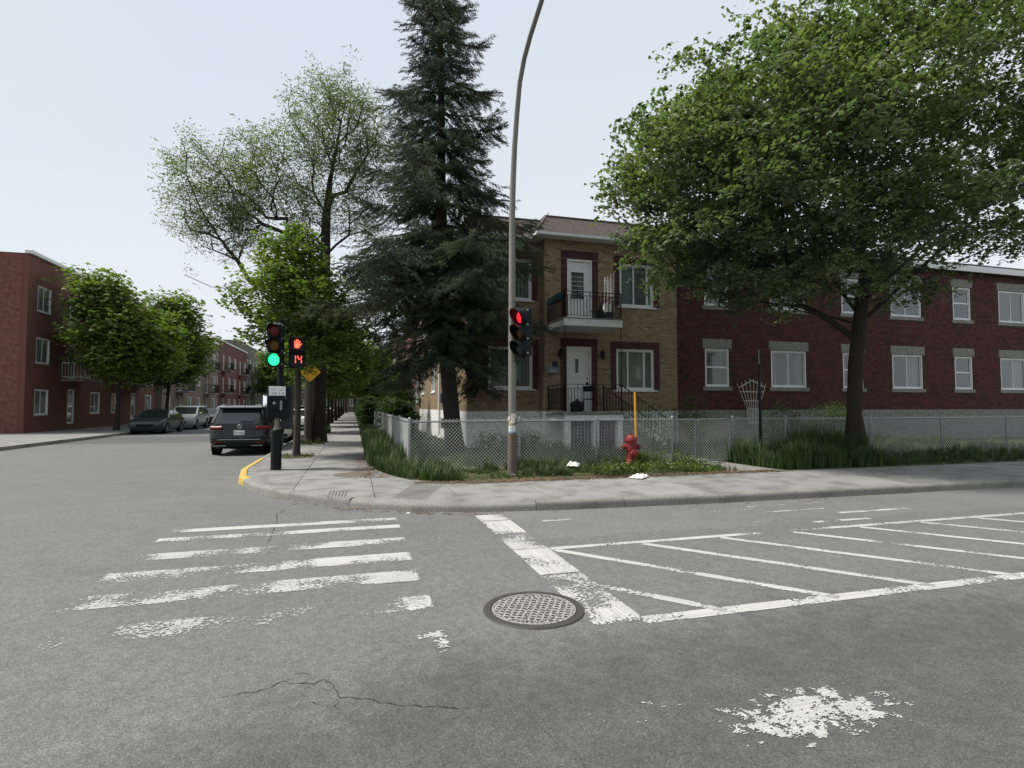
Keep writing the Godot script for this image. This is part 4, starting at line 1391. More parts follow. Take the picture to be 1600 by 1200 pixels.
	part(e, "roof", er, MAT.roof_metal)
	# the opposite side of the front street, behind the eye: its walk and a brick row the windows mirror
	var ow := MB.new()
	ow.b3(-60, 60, -0.02, 0.14, 10.0, 40.0)
	setting("sidewalk", ow, MAT.concrete_b)
	var o := thing("opposite_row", "brick row house across the front street from the corner house", "house")
	var t2 := plane(Vector3(0, 0, 25.0), Vector3(0, 0, -1))   # x along -x
	var oh := []
	for i in 16:
		for f in 2: oh.append(Rect2(-44.0 + 4.0 * i, 1.8 + 3.3 * f, 1.5, 1.6))
	part(o, "wall", wall_body(t2, -46.0, 22.0, 0.0, 8.4, oh, 0.25), grainy(0.40, 0.31, 0.24, 0.92, ntex("courses", 0.09, 0.68, 1.0, 3), 1.2))
	for r in oh: window(o, t2, r, [0.5], {"curtain": [[0.0, 0.5, MAT.curtain, 0.4]]})
	var orf := MB.new()
	orf.b3(-22.3, 46.3, 8.4, 8.7, 24.7, 36.0)
	part(o, "roof", orf, MAT.roof_metal)
# ---------- leaves ----------
func add_leaf(mb: MB, t: Transform3D, lobed: bool) -> void:
	var up := t.basis.z
	if lobed:
		var o := [Vector3(0, 0, 0), Vector3(-0.42, 0.10, -0.10), Vector3(-0.55, 0.48, -0.16), Vector3(-0.24, 0.56, 0.0), Vector3(0, 1.02, -0.12), Vector3(0.24, 0.56, 0.0), Vector3(0.55, 0.48, -0.16), Vector3(0.42, 0.10, -0.10)]
		var c := t * Vector3(0, 0.36, 0.05)
		for i in 8: mb.tri(c, t * o[i], t * o[(i + 1) % 8], up)
	else:
		var a := t * Vector3(0, 0, 0)
		var b := t * Vector3(0, 1, -0.1)
		mb.tri(a, t * Vector3(-0.22, 0.45, -0.05), b, up)
		mb.tri(a, t * Vector3(0.22, 0.45, -0.05), b, up)

func leaf_cluster(n: int, spread: float, size: float, lobed: bool, sd: int) -> ArrayMesh:
	var r := RandomNumberGenerator.new()
	r.seed = sd
	var mb := MB.new()
	mb.tinted = true
	for i in n:
		var k := r.randf_range(0.8, 1.2)
		mb.col = Color(k, k, k * r.randf_range(0.85, 1.1))
		var p := Vector3(r.randfn(), r.randfn() * 0.7, r.randfn()) * spread * 0.55
		var b := Basis(Vector3.UP, r.randf() * TAU) * Basis(Vector3.RIGHT, r.randf_range(-PI * 0.75, -PI * 0.25)) * Basis(Vector3.UP, r.randf_range(-0.5, 0.5))
		var s := size * r.randf_range(0.7, 1.2)
		add_leaf(mb, Transform3D(b.scaled(Vector3.ONE * s), p), lobed)
	return mb.mesh()

# ---------- a branching skeleton that reaches every given point of the crown ----------
func skeleton(lines: Array, goals: PackedVector3Array, step: float, bend: float, pull := 0.35) -> Dictionary:
	var pos := PackedVector3Array()
	var par := PackedInt32Array()
	var plen := PackedFloat32Array()
	for l in lines:
		var last := -1
		if not pos.is_empty():
			var best := 1e9
			for i in pos.size():
				var d := pos[i].distance_to(l[0])
				if d < best: best = d; last = i
		for p in l:
			if last >= 0 and pos[last].distance_to(p) < 0.02: continue
			pos.append(p); par.append(last); plen.append(0.0 if last < 0 else plen[last] + p.distance_to(pos[last]))
			last = pos.size() - 1
	var start := 0
	var order := Array(goals)
	var root := pos[0]
	order.sort_custom(func(a, b): return a.distance_squared_to(root) < b.distance_squared_to(root))
	var tips := PackedInt32Array()
	for g in order:
		var best := 1e9
		var at_node := 0
		for i in range(mini(2, pos.size() - 1), pos.size()):
			var d: float = pos[i].distance_to(g)
			var cost := d + pull * plen[i] + (0.6 * maxf(0.0, pos[i].y - g.y))
			if cost < best: best = cost; at_node = i
		var a := pos[at_node]
		var L: float = a.distance_to(g)
		var n := maxi(1, int(ceil(L / step)))
		var side := Vector3(rng.randfn(), rng.randfn() * 0.4 + 0.5, rng.randfn()) * bend * L
		var prev := at_node
		for k in range(1, n + 1):
			var s := float(k) / n
			var p: Vector3 = a.lerp(g, s) + side * s * (1.0 - s) + (Vector3(rng.randfn(), rng.randfn(), rng.randfn()) * 0.03 if k < n else Vector3.ZERO)
			pos.append(p); par.append(prev); plen.append(plen[prev] + p.distance_to(pos[prev]))
			prev = pos.size() - 1
		tips.append(prev)
	return {"pos": pos, "par": par, "tips": tips}

func limbs(sk: Dictionary, tip_r: float, ex: float, base_r: float) -> Array:
	var pos: PackedVector3Array = sk.pos
	var par: PackedInt32Array = sk.par
	var acc := PackedFloat32Array()
	acc.resize(pos.size())
	var heavy := PackedInt32Array()
	heavy.resize(pos.size()); heavy.fill(-1)
	for i in range(pos.size() - 1, -1, -1):
		if acc[i] == 0.0: acc[i] = pow(tip_r, ex)
		var p := par[i]
		if p >= 0:
			acc[p] += acc[i]
			if heavy[p] < 0 or acc[i] > acc[heavy[p]]: heavy[p] = i
	var rad := PackedFloat32Array()
	for i in pos.size(): rad.append(pow(acc[i], 1.0 / ex))
	var k := base_r / rad[0]
	for i in pos.size(): rad[i] = maxf(tip_r, rad[i] * lerpf(1.0, k, clampf(rad[i] / rad[0] * 1.6, 0.0, 1.0)))
	sk.rad = rad
	var trunk := MB.new()
	var rest := MB.new()
	for i in pos.size():
		if par[i] >= 0 and heavy[par[i]] == i: continue
		var pts := PackedVector3Array()
		var rd := PackedFloat32Array()
		if par[i] >= 0:
			pts.append(pos[par[i]]); rd.append(minf(rad[i] * 1.15, rad[par[i]]))
		var j := i
		while j >= 0:
			pts.append(pos[j]); rd.append(rad[j])
			j = heavy[j]
		if pts.size() < 2: continue
		if par[i] < 0:
			pts.insert(0, pts[0] - Vector3.UP * 0.08); rd.insert(0, rd[0] * 1.35)
			rd[1] *= 1.18
			trunk.tube(pts, rd, 12, false)
		else: rest.tube(pts, rd, 7 if rd[0] > 0.06 else (5 if rd[0] > 0.02 else 3), false)
	return [trunk, rest]

func blobs(list: Array, n: int, gap: float, sd: int, hollow := 0.45, rough := 0.55) -> PackedVector3Array:
	var r := RandomNumberGenerator.new()
	r.seed = sd
	var f := FastNoiseLite.new()
	f.seed = sd; f.frequency = 0.22
	var out := PackedVector3Array()
	var tries := 0
	while out.size() < n and tries < n * 60:
		tries += 1
		var b: Array = list[r.randi() % list.size()]
		var d := Vector3(r.randfn(), r.randfn(), r.randfn()).normalized()
		var q: float = lerpf(hollow, 1.0, pow(r.randf(), 0.6))
		var p: Vector3 = b[0] + Vector3(d.x * b[1].x, d.y * b[1].y, d.z * b[1].z) * q
		var lim := 1.0 + rough * f.get_noise_3d(d.x * 9.0, d.y * 9.0, d.z * 9.0)
		if q > lim: continue
		var ok := true
		for o in out:
			if o.distance_squared_to(p) < gap * gap: ok = false; break
		if ok: out.append(p)
	return out

func tree(called: String, label: String, base: Vector3, lines: Array, goals: PackedVector3Array, o: Dictionary) -> Node3D:
	var t := thing(called, label, o.get("category", "tree"), base, 0.0, o.get("group", ""))
	var sk := skeleton(lines, goals, o.get("step", 0.7), o.get("bend", 0.12), o.get("pull", 0.35))
	var lb := limbs(sk, o.get("tip", 0.007), o.get("ex", 2.35), o.base_r)
	if lb[0].v.size() > 0: part(t, o.get("stem", "trunk"), lb[0], o.bark)
	if lb[1].v.size() > 0: part(t, "branches", lb[1], o.bark)
	var xf := []
	var cols := PackedColorArray()
	var tones: Array = o.tones
	var spots := []
	for i in sk.tips: spots.append([sk.pos[i], 1.0])
	for i in sk.pos.size():
		if sk.rad[i] < o.get("thin", 0.018) and rng.randf() < o.get("twig", 0.5): spots.append([sk.pos[i], 0.6])
	for s in spots:
		var n: int = maxi(1, int(o.per_tip * s[1] * rng.randf_range(0.6, 1.3)))
		var tone: Color = tones[rng.randi() % tones.size()]
		for k in n:
			var off: Vector3 = Vector3(rng.randfn(), rng.randfn() * o.get("flat", 0.6), rng.randfn()) * o.puff
			var sc := rng.randf_range(0.75, 1.25)
			xf.append(Transform3D((Basis(Vector3.UP, rng.randf() * TAU) * Basis(Vector3.RIGHT, rng.randf_range(-0.5, 0.5))).scaled(Vector3.ONE * sc), s[0] + off))
			var j := rng.randf_range(0.78, 1.22)
			cols.append(Color(tone.r * j * rng.randf_range(0.92, 1.08), tone.g * j, tone.b * j * rng.randf_range(0.85, 1.1)))
	copies(t, "crown" if o.get("category", "tree") == "tree" else "foliage", o.leaf, o.leaf_mat, xf, cols)
	return t

# pixel of the photograph to a point at a known depth -z
func pz(px: float, py: float, z: float) -> Vector3:
	var d := Basis.from_euler(Vector3(deg_to_rad(2.25), deg_to_rad(-15.9), 0)) * Vector3((px - 800.0) / 866.0, -(py - 600.0) / 866.0, -1.0)
	return Vector3(0, 1.65, 0) + d * (z / d.z)

func build_trees() -> void:
	var maple_leaf := leaf_cluster(10, 0.20, 0.115, true, 5)
	var young_leaf := leaf_cluster(9, 0.16, 0.11, true, 6)
	var ash_leaf := leaf_cluster(12, 0.20, 0.105, false, 7)
	MAT.maple_leaf = maple_leaf
	# --- old maple whose crown hangs in front of the red row house
	var base := Vector3(12.9, 0.13, -11.75)
	var greens := [Color(0.182, 0.218, 0.120), Color(0.155, 0.196, 0.110), Color(0.215, 0.244, 0.128), Color(0.140, 0.180, 0.108)]
	var lines := [
		[Vector3(0, 0, 0), Vector3(-0.05, 1.3, 0.0), Vector3(-0.02, 2.6, 0.05), Vector3(0.1, 3.7, 0.1), Vector3(0.2, 5.2, 0.2), Vector3(0.1, 7.0, 0.1), Vector3(0.3, 9.0, 0.3)],
		[Vector3(-0.0, 3.3, 0.05), Vector3(-0.7, 3.95, -0.3), Vector3(-1.25, 4.25, -0.5), Vector3(-1.55, 5.0, -0.6), Vector3(-1.75, 6.3, -0.5), Vector3(-2.3, 8.0, -0.3)],
		[Vector3(-1.55, 5.0, -0.6), Vector3(-2.6, 5.7, -0.9), Vector3(-3.8, 6.4, -0.8), Vector3(-4.8, 7.2, -0.4)],
		[Vector3(-1.7, 6.0, -0.5), Vector3(-3.0, 7.5, 0.2), Vector3(-4.0, 8.6, 0.5)],
		[Vector3(0.1, 3.7, 0.1), Vector3(1.2, 5.0, 0.8), Vector3(2.6, 6.4, 1.4)],
		[Vector3(0.1, 4.2, 0.1), Vector3(0.4, 5.4, 1.6), Vector3(0.3, 6.6, 3.0)],
		[Vector3(0.1, 3.9, 0.1), Vector3(0.9, 5.2, -1.4), Vector3(1.5, 6.8, -2.8)]]
	var goals := blobs([[Vector3(0, 8.0, 0), Vector3(6.6, 4.1, 4.7)], [Vector3(-2.6, 6.9, -0.3), Vector3(4.2, 2.8, 3.6)], [Vector3(-1.5, 8.2, 0.0), Vector3(5.2, 3.4, 4.0)], [Vector3(-4.0, 7.5, -0.5), Vector3(2.5, 2.1, 2.4)], [Vector3(1.5, 9.5, 0), Vector3(5, 3.6, 4.6)]], 620, 0.50, 31)
	tree("maple_tree", "large full crowned green maple in front of the dark red row house", base, lines, goals, {"base_r": 0.30, "bark": MAT.bark, "leaf": maple_leaf, "leaf_mat": MAT.leaf, "tones": greens, "per_tip": 15, "puff": 0.36, "flat": 0.5, "twig": 0.5, "tip": 0.008})
	# --- young maple beside the signal post
	base = Vector3(-1.66, 0.14, -17.9)
	var fresh := [Color(0.19, 0.25, 0.062), Color(0.16, 0.222, 0.058), Color(0.235, 0.285, 0.066), Color(0.14, 0.20, 0.056)]
	lines = [[Vector3(0, 0, 0), Vector3(0.03, 1.2, 0), Vector3(0.02, 2.4, 0.02), Vector3(-0.05, 3.6, 0.0), Vector3(-0.1, 4.8, 0.0), Vector3(-0.15, 6.0, 0.05)]]
	goals = blobs([[Vector3(-0.15, 4.7, 0), Vector3(1.75, 2.1, 1.6)], [Vector3(0.35, 3.6, 0.1), Vector3(1.6, 1.1, 1.3)], [Vector3(-0.15, 5.9, 0), Vector3(0.75, 1.0, 0.75)]], 200, 0.30, 41, 0.25)
	tree("young_maple_tree", "young bright green maple with a slender trunk beside the signal post", base, lines, goals, {"base_r": 0.10, "bark": MAT.young_bark, "leaf": young_leaf, "leaf_mat": MAT.leaf, "tones": fresh, "per_tip": 8, "puff": 0.20, "flat": 0.6, "twig": 0.35, "step": 0.4})
	# --- tall open tree with arching limbs behind it
	base = Vector3(-1.48, 0.13, -24.6)
	var Zt := -24.6
	var mk := func(list: Array) -> Array:
		var r := []
		for q in list: r.append(pz(q[0], q[1], Zt + (q[2] if q.size() > 2 else 0.0)) - base)
		return r
	lines = [
		[Vector3(0, 0, 0)] + mk.call([[497, 640], [499, 560], [504, 480], [508, 400], [510, 335], [516, 280], [527, 225], [533, 190], [540, 160]]),
		mk.call([[508, 345], [496, 318], [478, 302], [455, 293], [430, 300], [405, 316, 0.5], [385, 338, 1.0], [372, 372, 1.2]]),
		mk.call([[509, 335], [490, 300, -0.4], [465, 288, -0.8], [440, 268, -1.2], [415, 240, -1.4]]),
		mk.call([[505, 470], [480, 420, 0.6], [448, 365, 1.0], [410, 350, 1.4], [378, 360, 1.8], [340, 385, 2.0]]),
		mk.call([[504, 480], [440, 452, 0.5], [392, 442, 0.9], [372, 408, 1.0], [352, 385, 1.0], [315, 330, 0.8], [290, 270, 0.6]]),
		mk.call([[392, 442, 0.9], [362, 452, 1.4], [330, 448, 1.6], [290, 430, 1.6]]),
		mk.call([[511, 328], [522, 305], [540, 300], [560, 303, 0.4], [585, 290, 0.6]]),
		mk.call([[540, 300], [556, 270, -0.3], [575, 240, -0.4]]),
		mk.call([[504, 495], [526, 468, 0.3], [548, 450, 0.5], [575, 446, 0.6], [600, 425, 0.8]]),
		mk.call([[530, 205], [548, 185], [562, 160], [575, 140]]),
		mk.call([[522, 245], [505, 215], [490, 195], [478, 185]])]
	goals = PackedVector3Array()
	var b := func(px: float, py: float, z: float) -> Vector3: return pz(px, py, Zt + z) - base
	goals.append_array(blobs([[b.call(535, 195, 0), Vector3(2.3, 2.3, 2.0)], [b.call(545, 230, 0), Vector3(2.4, 2.2, 2.0)]], 150, 0.40, 51, 0.3))
	goals.append_array(blobs([[b.call(425, 265, 0), Vector3(2.0, 1.9, 1.8)], [b.call(380, 290, 0.4), Vector3(1.9, 1.9, 1.8)], [b.call(330, 300, 0.6), Vector3(2.0, 2.4, 1.8)]], 170, 0.42, 52, 0.3))
	goals.append_array(blobs([[b.call(360, 350, 0.8), Vector3(1.5, 1.3, 1.4)], [b.call(560, 330, 0), Vector3(1.5, 1.3, 1.5)], [b.call(480, 330, 0), Vector3(1.4, 1.4, 1.5)], [b.call(580, 430, 0.6), Vector3(1.3, 1.1, 1.2)]], 130, 0.42, 53, 0.2))
	var pale := [Color(0.19, 0.23, 0.11), Color(0.21, 0.245, 0.12), Color(0.165, 0.205, 0.10), Color(0.225, 0.24, 0.13)]
	tree("silver_maple_tree", "tall thin leaved tree with arching dark limbs behind the young maple", base, lines, goals, {"base_r": 0.36, "bark": MAT.bark, "leaf": ash_leaf, "leaf_mat": MAT.ash_leaf, "tones": pale, "per_tip": 13, "puff": 0.24, "flat": 0.9, "twig": 0.40, "tip": 0.013, "ex": 2.1})
	build_spruce()
	# --- street trees further along: one template, then copies
	lines = [[Vector3(0, 0, 0), Vector3(0.05, 1.2, 0), Vector3(0, 2.5, 0.05), Vector3(-0.1, 4.0, 0), Vector3(0, 5.5, 0)]]
	goals = blobs([[Vector3(0, 5.2, 0), Vector3(2.5, 2.6, 2.5)], [Vector3(0.7, 4.0, 0.2), Vector3(2.3, 1.5, 2.2)], [Vector3(-0.8, 6.6, -0.3), Vector3(1.3, 1.5, 1.3)]], 190, 0.42, 61, 0.3, 0.95)
	var st := tree("street_tree", "yellow green street tree in the row along the side walk", Vector3(-1.8, 0.13, -33.0), lines, goals, {"base_r": 0.14, "bark": MAT.bark, "leaf": leaf_cluster(8, 0.28, 0.20, true, 8), "leaf_mat": MAT.leaf, "tones": [Color(0.185, 0.245, 0.055), Color(0.15, 0.21, 0.05), Color(0.225, 0.275, 0.06)], "per_tip": 9, "puff": 0.34, "group": "street trees along the side walk", "step": 0.6})
	for q in [[-1.8, -42.0, 0.95, 40], [-1.85, -51.0, 1.1, 110], [-1.8, -61.0, 1.15, 200], [-1.8, -72.0, 1.2, 260], [-1.8, -85.0, 1.25, 310], [-1.8, -100.0, 1.3, 20], [-1.5, -118.0, 1.4, 150], [1.6, -52.0, 0.9, 75], [2.2, -66.0, 1.0, 190], [2.0, -82.0, 1.1, 230], [2.4, -100.0, 1.2, 10], [0.2, -128.0, 1.5, 80], [4.0, -126.0, 1.5, 180], [-5.0, -132.0, 1.5, 280], [-9.0, -130.0, 1.6, 30]]:
		var c: Node3D = st.duplicate()
		c.name = numbered("street_tree")
		add_child(c)
		c.position = Vector3(q[0], 0.1, q[1])
		c.rotation_degrees.y = q[3]
		c.scale = Vector3.ONE * q[2]
		if q[0] > 1.0 and q[0] < 3.0: c.set_meta("label", "yellow green tree leaning over the side walk from the gardens")
		elif q[1] < -120.0: c.set_meta("label", "green tree closing the far end of the side street")
	# tall trees on the other side of the front street, which the windows mirror
	for q in [[-6.0, 16.5, 1.4, 10], [10.0, 17.0, 1.5, 120], [24.0, 16.5, 1.5, 320]]:
		var c: Node3D = st.duplicate()
		c.name = numbered("street_tree")
		add_child(c)
		c.position = Vector3(q[0], 0.1, q[1])
		c.rotation_degrees.y = q[3]
		c.scale = Vector3.ONE * q[2]
		c.set_meta("label", "tall street tree on the opposite walk of the front street")
		c.set_meta("group", "street trees opposite the brick house")
	for q in [[-14.2, -40.0, 1.2, 60], [-14.0, -49.0, 1.25, 140], [-14.2, -108.0, 1.4, 95], [-14.0, -120.0, 1.5, 175]]:
		var c: Node3D = st.duplicate()
		c.name = numbered("street_tree")
		add_child(c)
		c.position = Vector3(q[0], 0.12, q[1])
		c.rotation_degrees.y = q[3]
		c.scale = Vector3.ONE * q[2]
		c.set_meta("label", "green street tree in front of the walk ups across the street")
		c.set_meta("group", "street trees across the side street")

func needle_spray() -> ArrayMesh:
	var r := RandomNumberGenerator.new()
	r.seed = 77
	var mb := MB.new()
	mb.tinted = true
	var twigs := [[Vector3.ZERO, Vector3(0, -0.05, 1.0)]]
	for k in 5:
		for s in [-1.0, 1.0]:
			var z := 0.12 + 0.16 * k
			var l := 0.42 * (1.0 - 0.13 * k) * r.randf_range(0.8, 1.15)
			l *= 0.78
			twigs.append([Vector3(0, -0.05 * z, z), Vector3(s * 0.72 * l, r.randf_range(-0.7, 0.45) * l, z + 0.62 * l)])
	for tw in twigs:
		var a: Vector3 = tw[0]
		var b: Vector3 = tw[1]
		var d := (b - a).normalized()
		var x := Vector3.UP.cross(d).normalized()
		var y := d.cross(x)
		mb.col = Color(0.9, 0.75, 0.6)
		mb.tri(a - x * 0.012, a + x * 0.012, b, y)
		var n := int(16 + a.distance_to(b) * 34)
		for k in n:
			var s := (k + r.randf()) / n
			var p := a.lerp(b, s)
			var an := r.randf() * TAU
			var o := (x * cos(an) + y * sin(an) * 0.8)
			var e := p + (d * 0.75 + o * 0.75).normalized() * r.randf_range(0.06, 0.115)
			var w := d.cross(o).normalized() * 0.017
			var q := r.randf_range(0.75, 1.25)
			mb.col = Color(q, q, q)
			mb.tri(p - w, p + w, e, o + Vector3.UP * 0.3)
	return mb.mesh()

func build_spruce() -> void:
	var base := Vector3(3.08, 0.13, -17.35)
	var t := thing("spruce_tree", "tall dark spruce with drooping boughs inside the fenced corner yard", "tree", base)
	var r := RandomNumberGenerator.new()
	r.seed = 99
	var H := 16.4
	var axis := func(h: float) -> Vector3: return Vector3(-0.85 * (h / H) - 0.15 * sin(h * 0.35), h, 0.12 * sin(h * 0.5))
	var pts := PackedVector3Array()
	var rd := PackedFloat32Array()
	for k in 34:
		var h := H * k / 33.0
		pts.append(axis.call(h))
		rd.append(0.275 * pow(1.0 - h / (H + 0.3), 0.85) + (0.10 if k == 0 else (0.03 if k == 1 else 0.0)))
	pts.insert(0, Vector3(0, -0.1, 0)); rd.insert(0, 0.42)
	var mb := MB.new()
	mb.tube(pts, rd, 14, false)
	part(t, "trunk", mb, MAT.spruce_bark)
	var wood := MB.new()
	var xf := []
	var cols := PackedColorArray()
	var tones := [Color(0.086, 0.118, 0.060), Color(0.074, 0.106, 0.060), Color(0.104, 0.134, 0.058), Color(0.126, 0.138, 0.060), Color(0.068, 0.096, 0.060)]
	var add := func(p: Vector3, d: Vector3, s: float, tone: Color) -> void:
		var z := d.normalized()
		var x := Vector3.UP.cross(z)
		if x.length() < 0.05: x = Vector3.RIGHT
		x = x.normalized()
		var y := z.cross(x)
		var roll := Basis(z, r.randf_range(-0.5, 0.5))
		xf.append(Transform3D((roll * Basis(x, y, z)).scaled(Vector3.ONE * s * 0.86), p))
		var j := r.randf_range(0.7, 1.25)
		cols.append(Color(tone.r * j, tone.g * j, tone.b * j))
	var h := 3.3
	while h < H - 0.25:
		var reach: float = 0.285 * (H + 0.6 - h)
		if h < 7.0: reach = minf(reach, 3.1)
		if h < 4.4: reach *= 0.85
		var n := 6 if h < 12.0 else 5
		var a0 := r.randf() * TAU
		for k in n:
			if r.randf() < 0.10: continue
			var az := a0 + TAU * (k + r.randf_range(-0.25, 0.25)) / n
			var L := reach * r.randf_range(0.48, 1.2)
			if cos(az) < -0.3 and h < 7.5 and h > 4.6: L *= 1.12
			if h < 5.0 and sin(az) > 0.3: L *= 0.5     # few low boughs towards the fence
			if cos(az) > 0.15 and h < 5.6: L *= 0.86
			if cos(az) < -0.15 and h > 4.6 and h < 5.5: L *= 0.7
			var out := Vector3(cos(az), 0, sin(az))
			var rise := 0.34 if h > 13.5 else (0.10 if h > 11.0 else (-0.10 if h > 7.5 else -0.26))
			rise += r.randf_range(-0.10, 0.08)
			var o: Vector3 = axis.call(h)
			var bp := PackedVector3Array()
			var br := PackedFloat32Array()
			var bow := Vector3(-out.z, 0, out.x) * r.randf_range(-0.18, 0.18) * L
			for s in 9:
				var q := s / 8.0
				bp.append(o + out * L * q + bow * q * q + Vector3.UP * L * (rise * q - 0.30 * q * q + 0.26 * q * q * q * q))
				br.append(lerpf(0.014 + 0.012 * L, 0.006, q))
			wood.tube(bp, br, 5, false)
			var tone: Color = tones[r.randi() % tones.size()]
			var m := int(L / 0.052)
			for j in range(int(m * 0.12), m + 1):
				var q := float(j) / m
				var fi := minf(q * 8.0, 7.999)
				var p := bp[int(fi)].lerp(bp[int(fi) + 1], fi - int(fi))
				var d := (bp[int(fi) + 1] - bp[int(fi)]).normalized()
				var sd := Vector3(-d.z, 0, d.x).normalized()
				if j == m:
					add.call(p, d, 0.5, tone)
					continue
				var sgn := 1.0 if j % 2 else -1.0
				var l2 := (0.34 + 0.22 * L * (1.0 - absf(q - 0.45) * 1.1)) * r.randf_range(0.7, 1.25)
				var dir := (d * 0.62 + sd * sgn * r.randf_range(0.55, 0.95) - Vector3.UP * r.randf_range(0.10, 0.55)).normalized()
				if l2 > 0.42:
					# a side twig with sprays of its own
					var e := p + dir * l2 - Vector3.UP * 0.10 * l2
					wood.tube(PackedVector3Array([p, e]), PackedFloat32Array([0.008, 0.004]), 3, false)
					add.call(p.lerp(e, 0.30), dir + Vector3.UP * -0.2, 0.40 * r.randf_range(0.8, 1.2), tone)
					add.call(p.lerp(e, 0.55), dir + sd * 0.3 + Vector3.UP * -0.35, 0.40 * r.randf_range(0.8, 1.2), tone)
					add.call(e, dir, 0.40 * r.randf_range(0.8, 1.2), tone)
				else:
					add.call(p, dir, clampf(l2 * 1.2, 0.26, 0.5), tone)
				if r.randf() < 0.40: add.call(p, d * 0.25 + sd * sgn * 0.25 - Vector3.UP, r.randf_range(0.26, 0.46), tone)   # hanging spray
				if r.randf() < 0.20: add.call(p + Vector3.UP * 0.03, d + Vector3.UP * 0.35 + sd * sgn * 0.4, r.randf_range(0.25, 0.4), tone)
		h += r.randf_range(0.36, 0.54) if h < 7.0 else (r.randf_range(0.46, 0.72) if h < 13.0 else r.randf_range(0.34, 0.5))
	part(t, "branches", wood, MAT.spruce_bark)
	copies(t, "crown", needle_spray(), MAT.needles, xf, cols)
	print("spruce sprays ", xf.size())
# ---------- chain-link fences ----------
func link_mesh(a: Vector3, b: Vector3, y0: float, y1: float, pitch := 0.084, wr := 0.0038) -> MB:
	var mb := MB.new()
	var d := (b - a).normalized()
	var L := a.distance_to(b)
	var H := y1 - y0
	var off := Vector3(-d.z, 0, d.x) * 0.003
	for fam in [1.0, -1.0]:
		var k := -H
		while k < L + H:
			# wire from (k, 0) rising along fam; clip to the panel
			var s0 := 0.0
			var s1 := H
			if fam > 0:
				s0 = maxf(0.0, -k); s1 = minf(H, L - k)
			else:
				s0 = maxf(0.0, k - L); s1 = minf(H, k)
			if s1 - s0 > 0.02:
				var p: Vector3 = a + d * (k + fam * s0) + Vector3.UP * (y0 + s0) + off * fam
				var q: Vector3 = a + d * (k + fam * s1) + Vector3.UP * (y0 + s1) + off * fam
				mb.tube(PackedVector3Array([p, q]), PackedFloat32Array([wr, wr]), 3, false)
			k += pitch
	return mb

func fence_post(parent: Node3D, p: Vector3, h: float, r: float) -> void:
	var mb := MB.new()
	mb.lathe(at(p.x, p.y, p.z), [[r * 1.0, -0.05], [r, h], [r * 1.18, h], [r * 1.18, h + 0.02], [r * 0.8, h + 0.05], [0.0, h + 0.06]], 12)
	part(parent, "post", mb, MAT.galv)

func fence_run(called: String, label: String, pts: Array, g: float, pitch := 0.084) -> Node3D:
	var f := thing(called, label, "fence")
	for i in pts.size():
		fence_post(f, Vector3(pts[i].x, g, pts[i].y), 1.20, 0.034 if i == 0 or i == pts.size() - 1 else 0.028)
		if i == 0: continue
		var a := Vector3(pts[i - 1].x, 0, pts[i - 1].y)
		var b := Vector3(pts[i].x, 0, pts[i].y)
		part(f, "chain_link_mesh", link_mesh(a, b, g + 0.03, g + 1.21, pitch, 0.0038 if absf(a.x - b.x) > 0.1 else 0.0028), MAT.wire, true)
		var mb := MB.new()
		mb.rod(a + Vector3.UP * (g + 1.15), b + Vector3.UP * (g + 1.15), 0.018, 8)
		part(f, "top_rail", mb, MAT.galv)
	return f

func build_fences() -> void:
	var Z := -12.84
	var g := 0.13
	var xs := []
	for p in [640, 812, 932, 1051]: xs.append(pz(p, 700, Z).x)
	var pts := []
	for x in xs: pts.append(Vector2(x, Z))
	fence_run("chain_link_fence", "galvanised chain link fence along the front of the tan brick house", pts, g)
	# gate
	var x0: float = pz(1053, 700, Z).x + 0.06
	var xm: float = pz(1089, 700, Z).x
	var x1: float = pz(1145, 700, Z).x
	var gate := thing("chain_link_gate", "double chain link gate between two steel posts at the concrete path", "gate")
	for r in [[x0, xm - 0.03], [xm + 0.03, x1 - 0.06]]:
		var mb := MB.new()
		var a := Vector3(r[0], g + 0.06, Z)
		var b := Vector3(r[1], g + 0.06, Z)
		for e in [[a, b], [a + Vector3.UP * 1.1, b + Vector3.UP * 1.1], [a, a + Vector3.UP * 1.1], [b, b + Vector3.UP * 1.1]]: mb.rod(e[0], e[1], 0.019, 8)
		var lf := part(gate, "gate_frame", mb, MAT.galv)
		part(lf, "chain_link_mesh", link_mesh(Vector3(r[0], 0, Z), Vector3(r[1], 0, Z), g + 0.07, g + 1.15), MAT.wire, true)
	var mb := MB.new()
	mb.cbox(at(xm, g + 0.62, Z + 0.02), Vector3(0.16, 0.05, 0.05), 0.01)
	part(gate, "latch", mb, MAT.galv)
	# right of the gate
	pts = [Vector2(x1, Z), Vector2(pz(1228, 700, Z).x, Z), Vector2(14.6, Z), Vector2(17.4, Z), Vector2(20.2, Z), Vector2(23.0, Z)]
	fence_run("chain_link_fence", "galvanised chain link fence behind the tall grass before the row house", pts, g)
	# along the side walk
	pts = [Vector2(xs[0], Z - 0.075)]
	for k in range(1, 9): pts.append(Vector2(xs[0], Z - 2.9 * k))
	fence_run("chain_link_fence", "long chain link fence following the side walk from the corner post", pts, g)

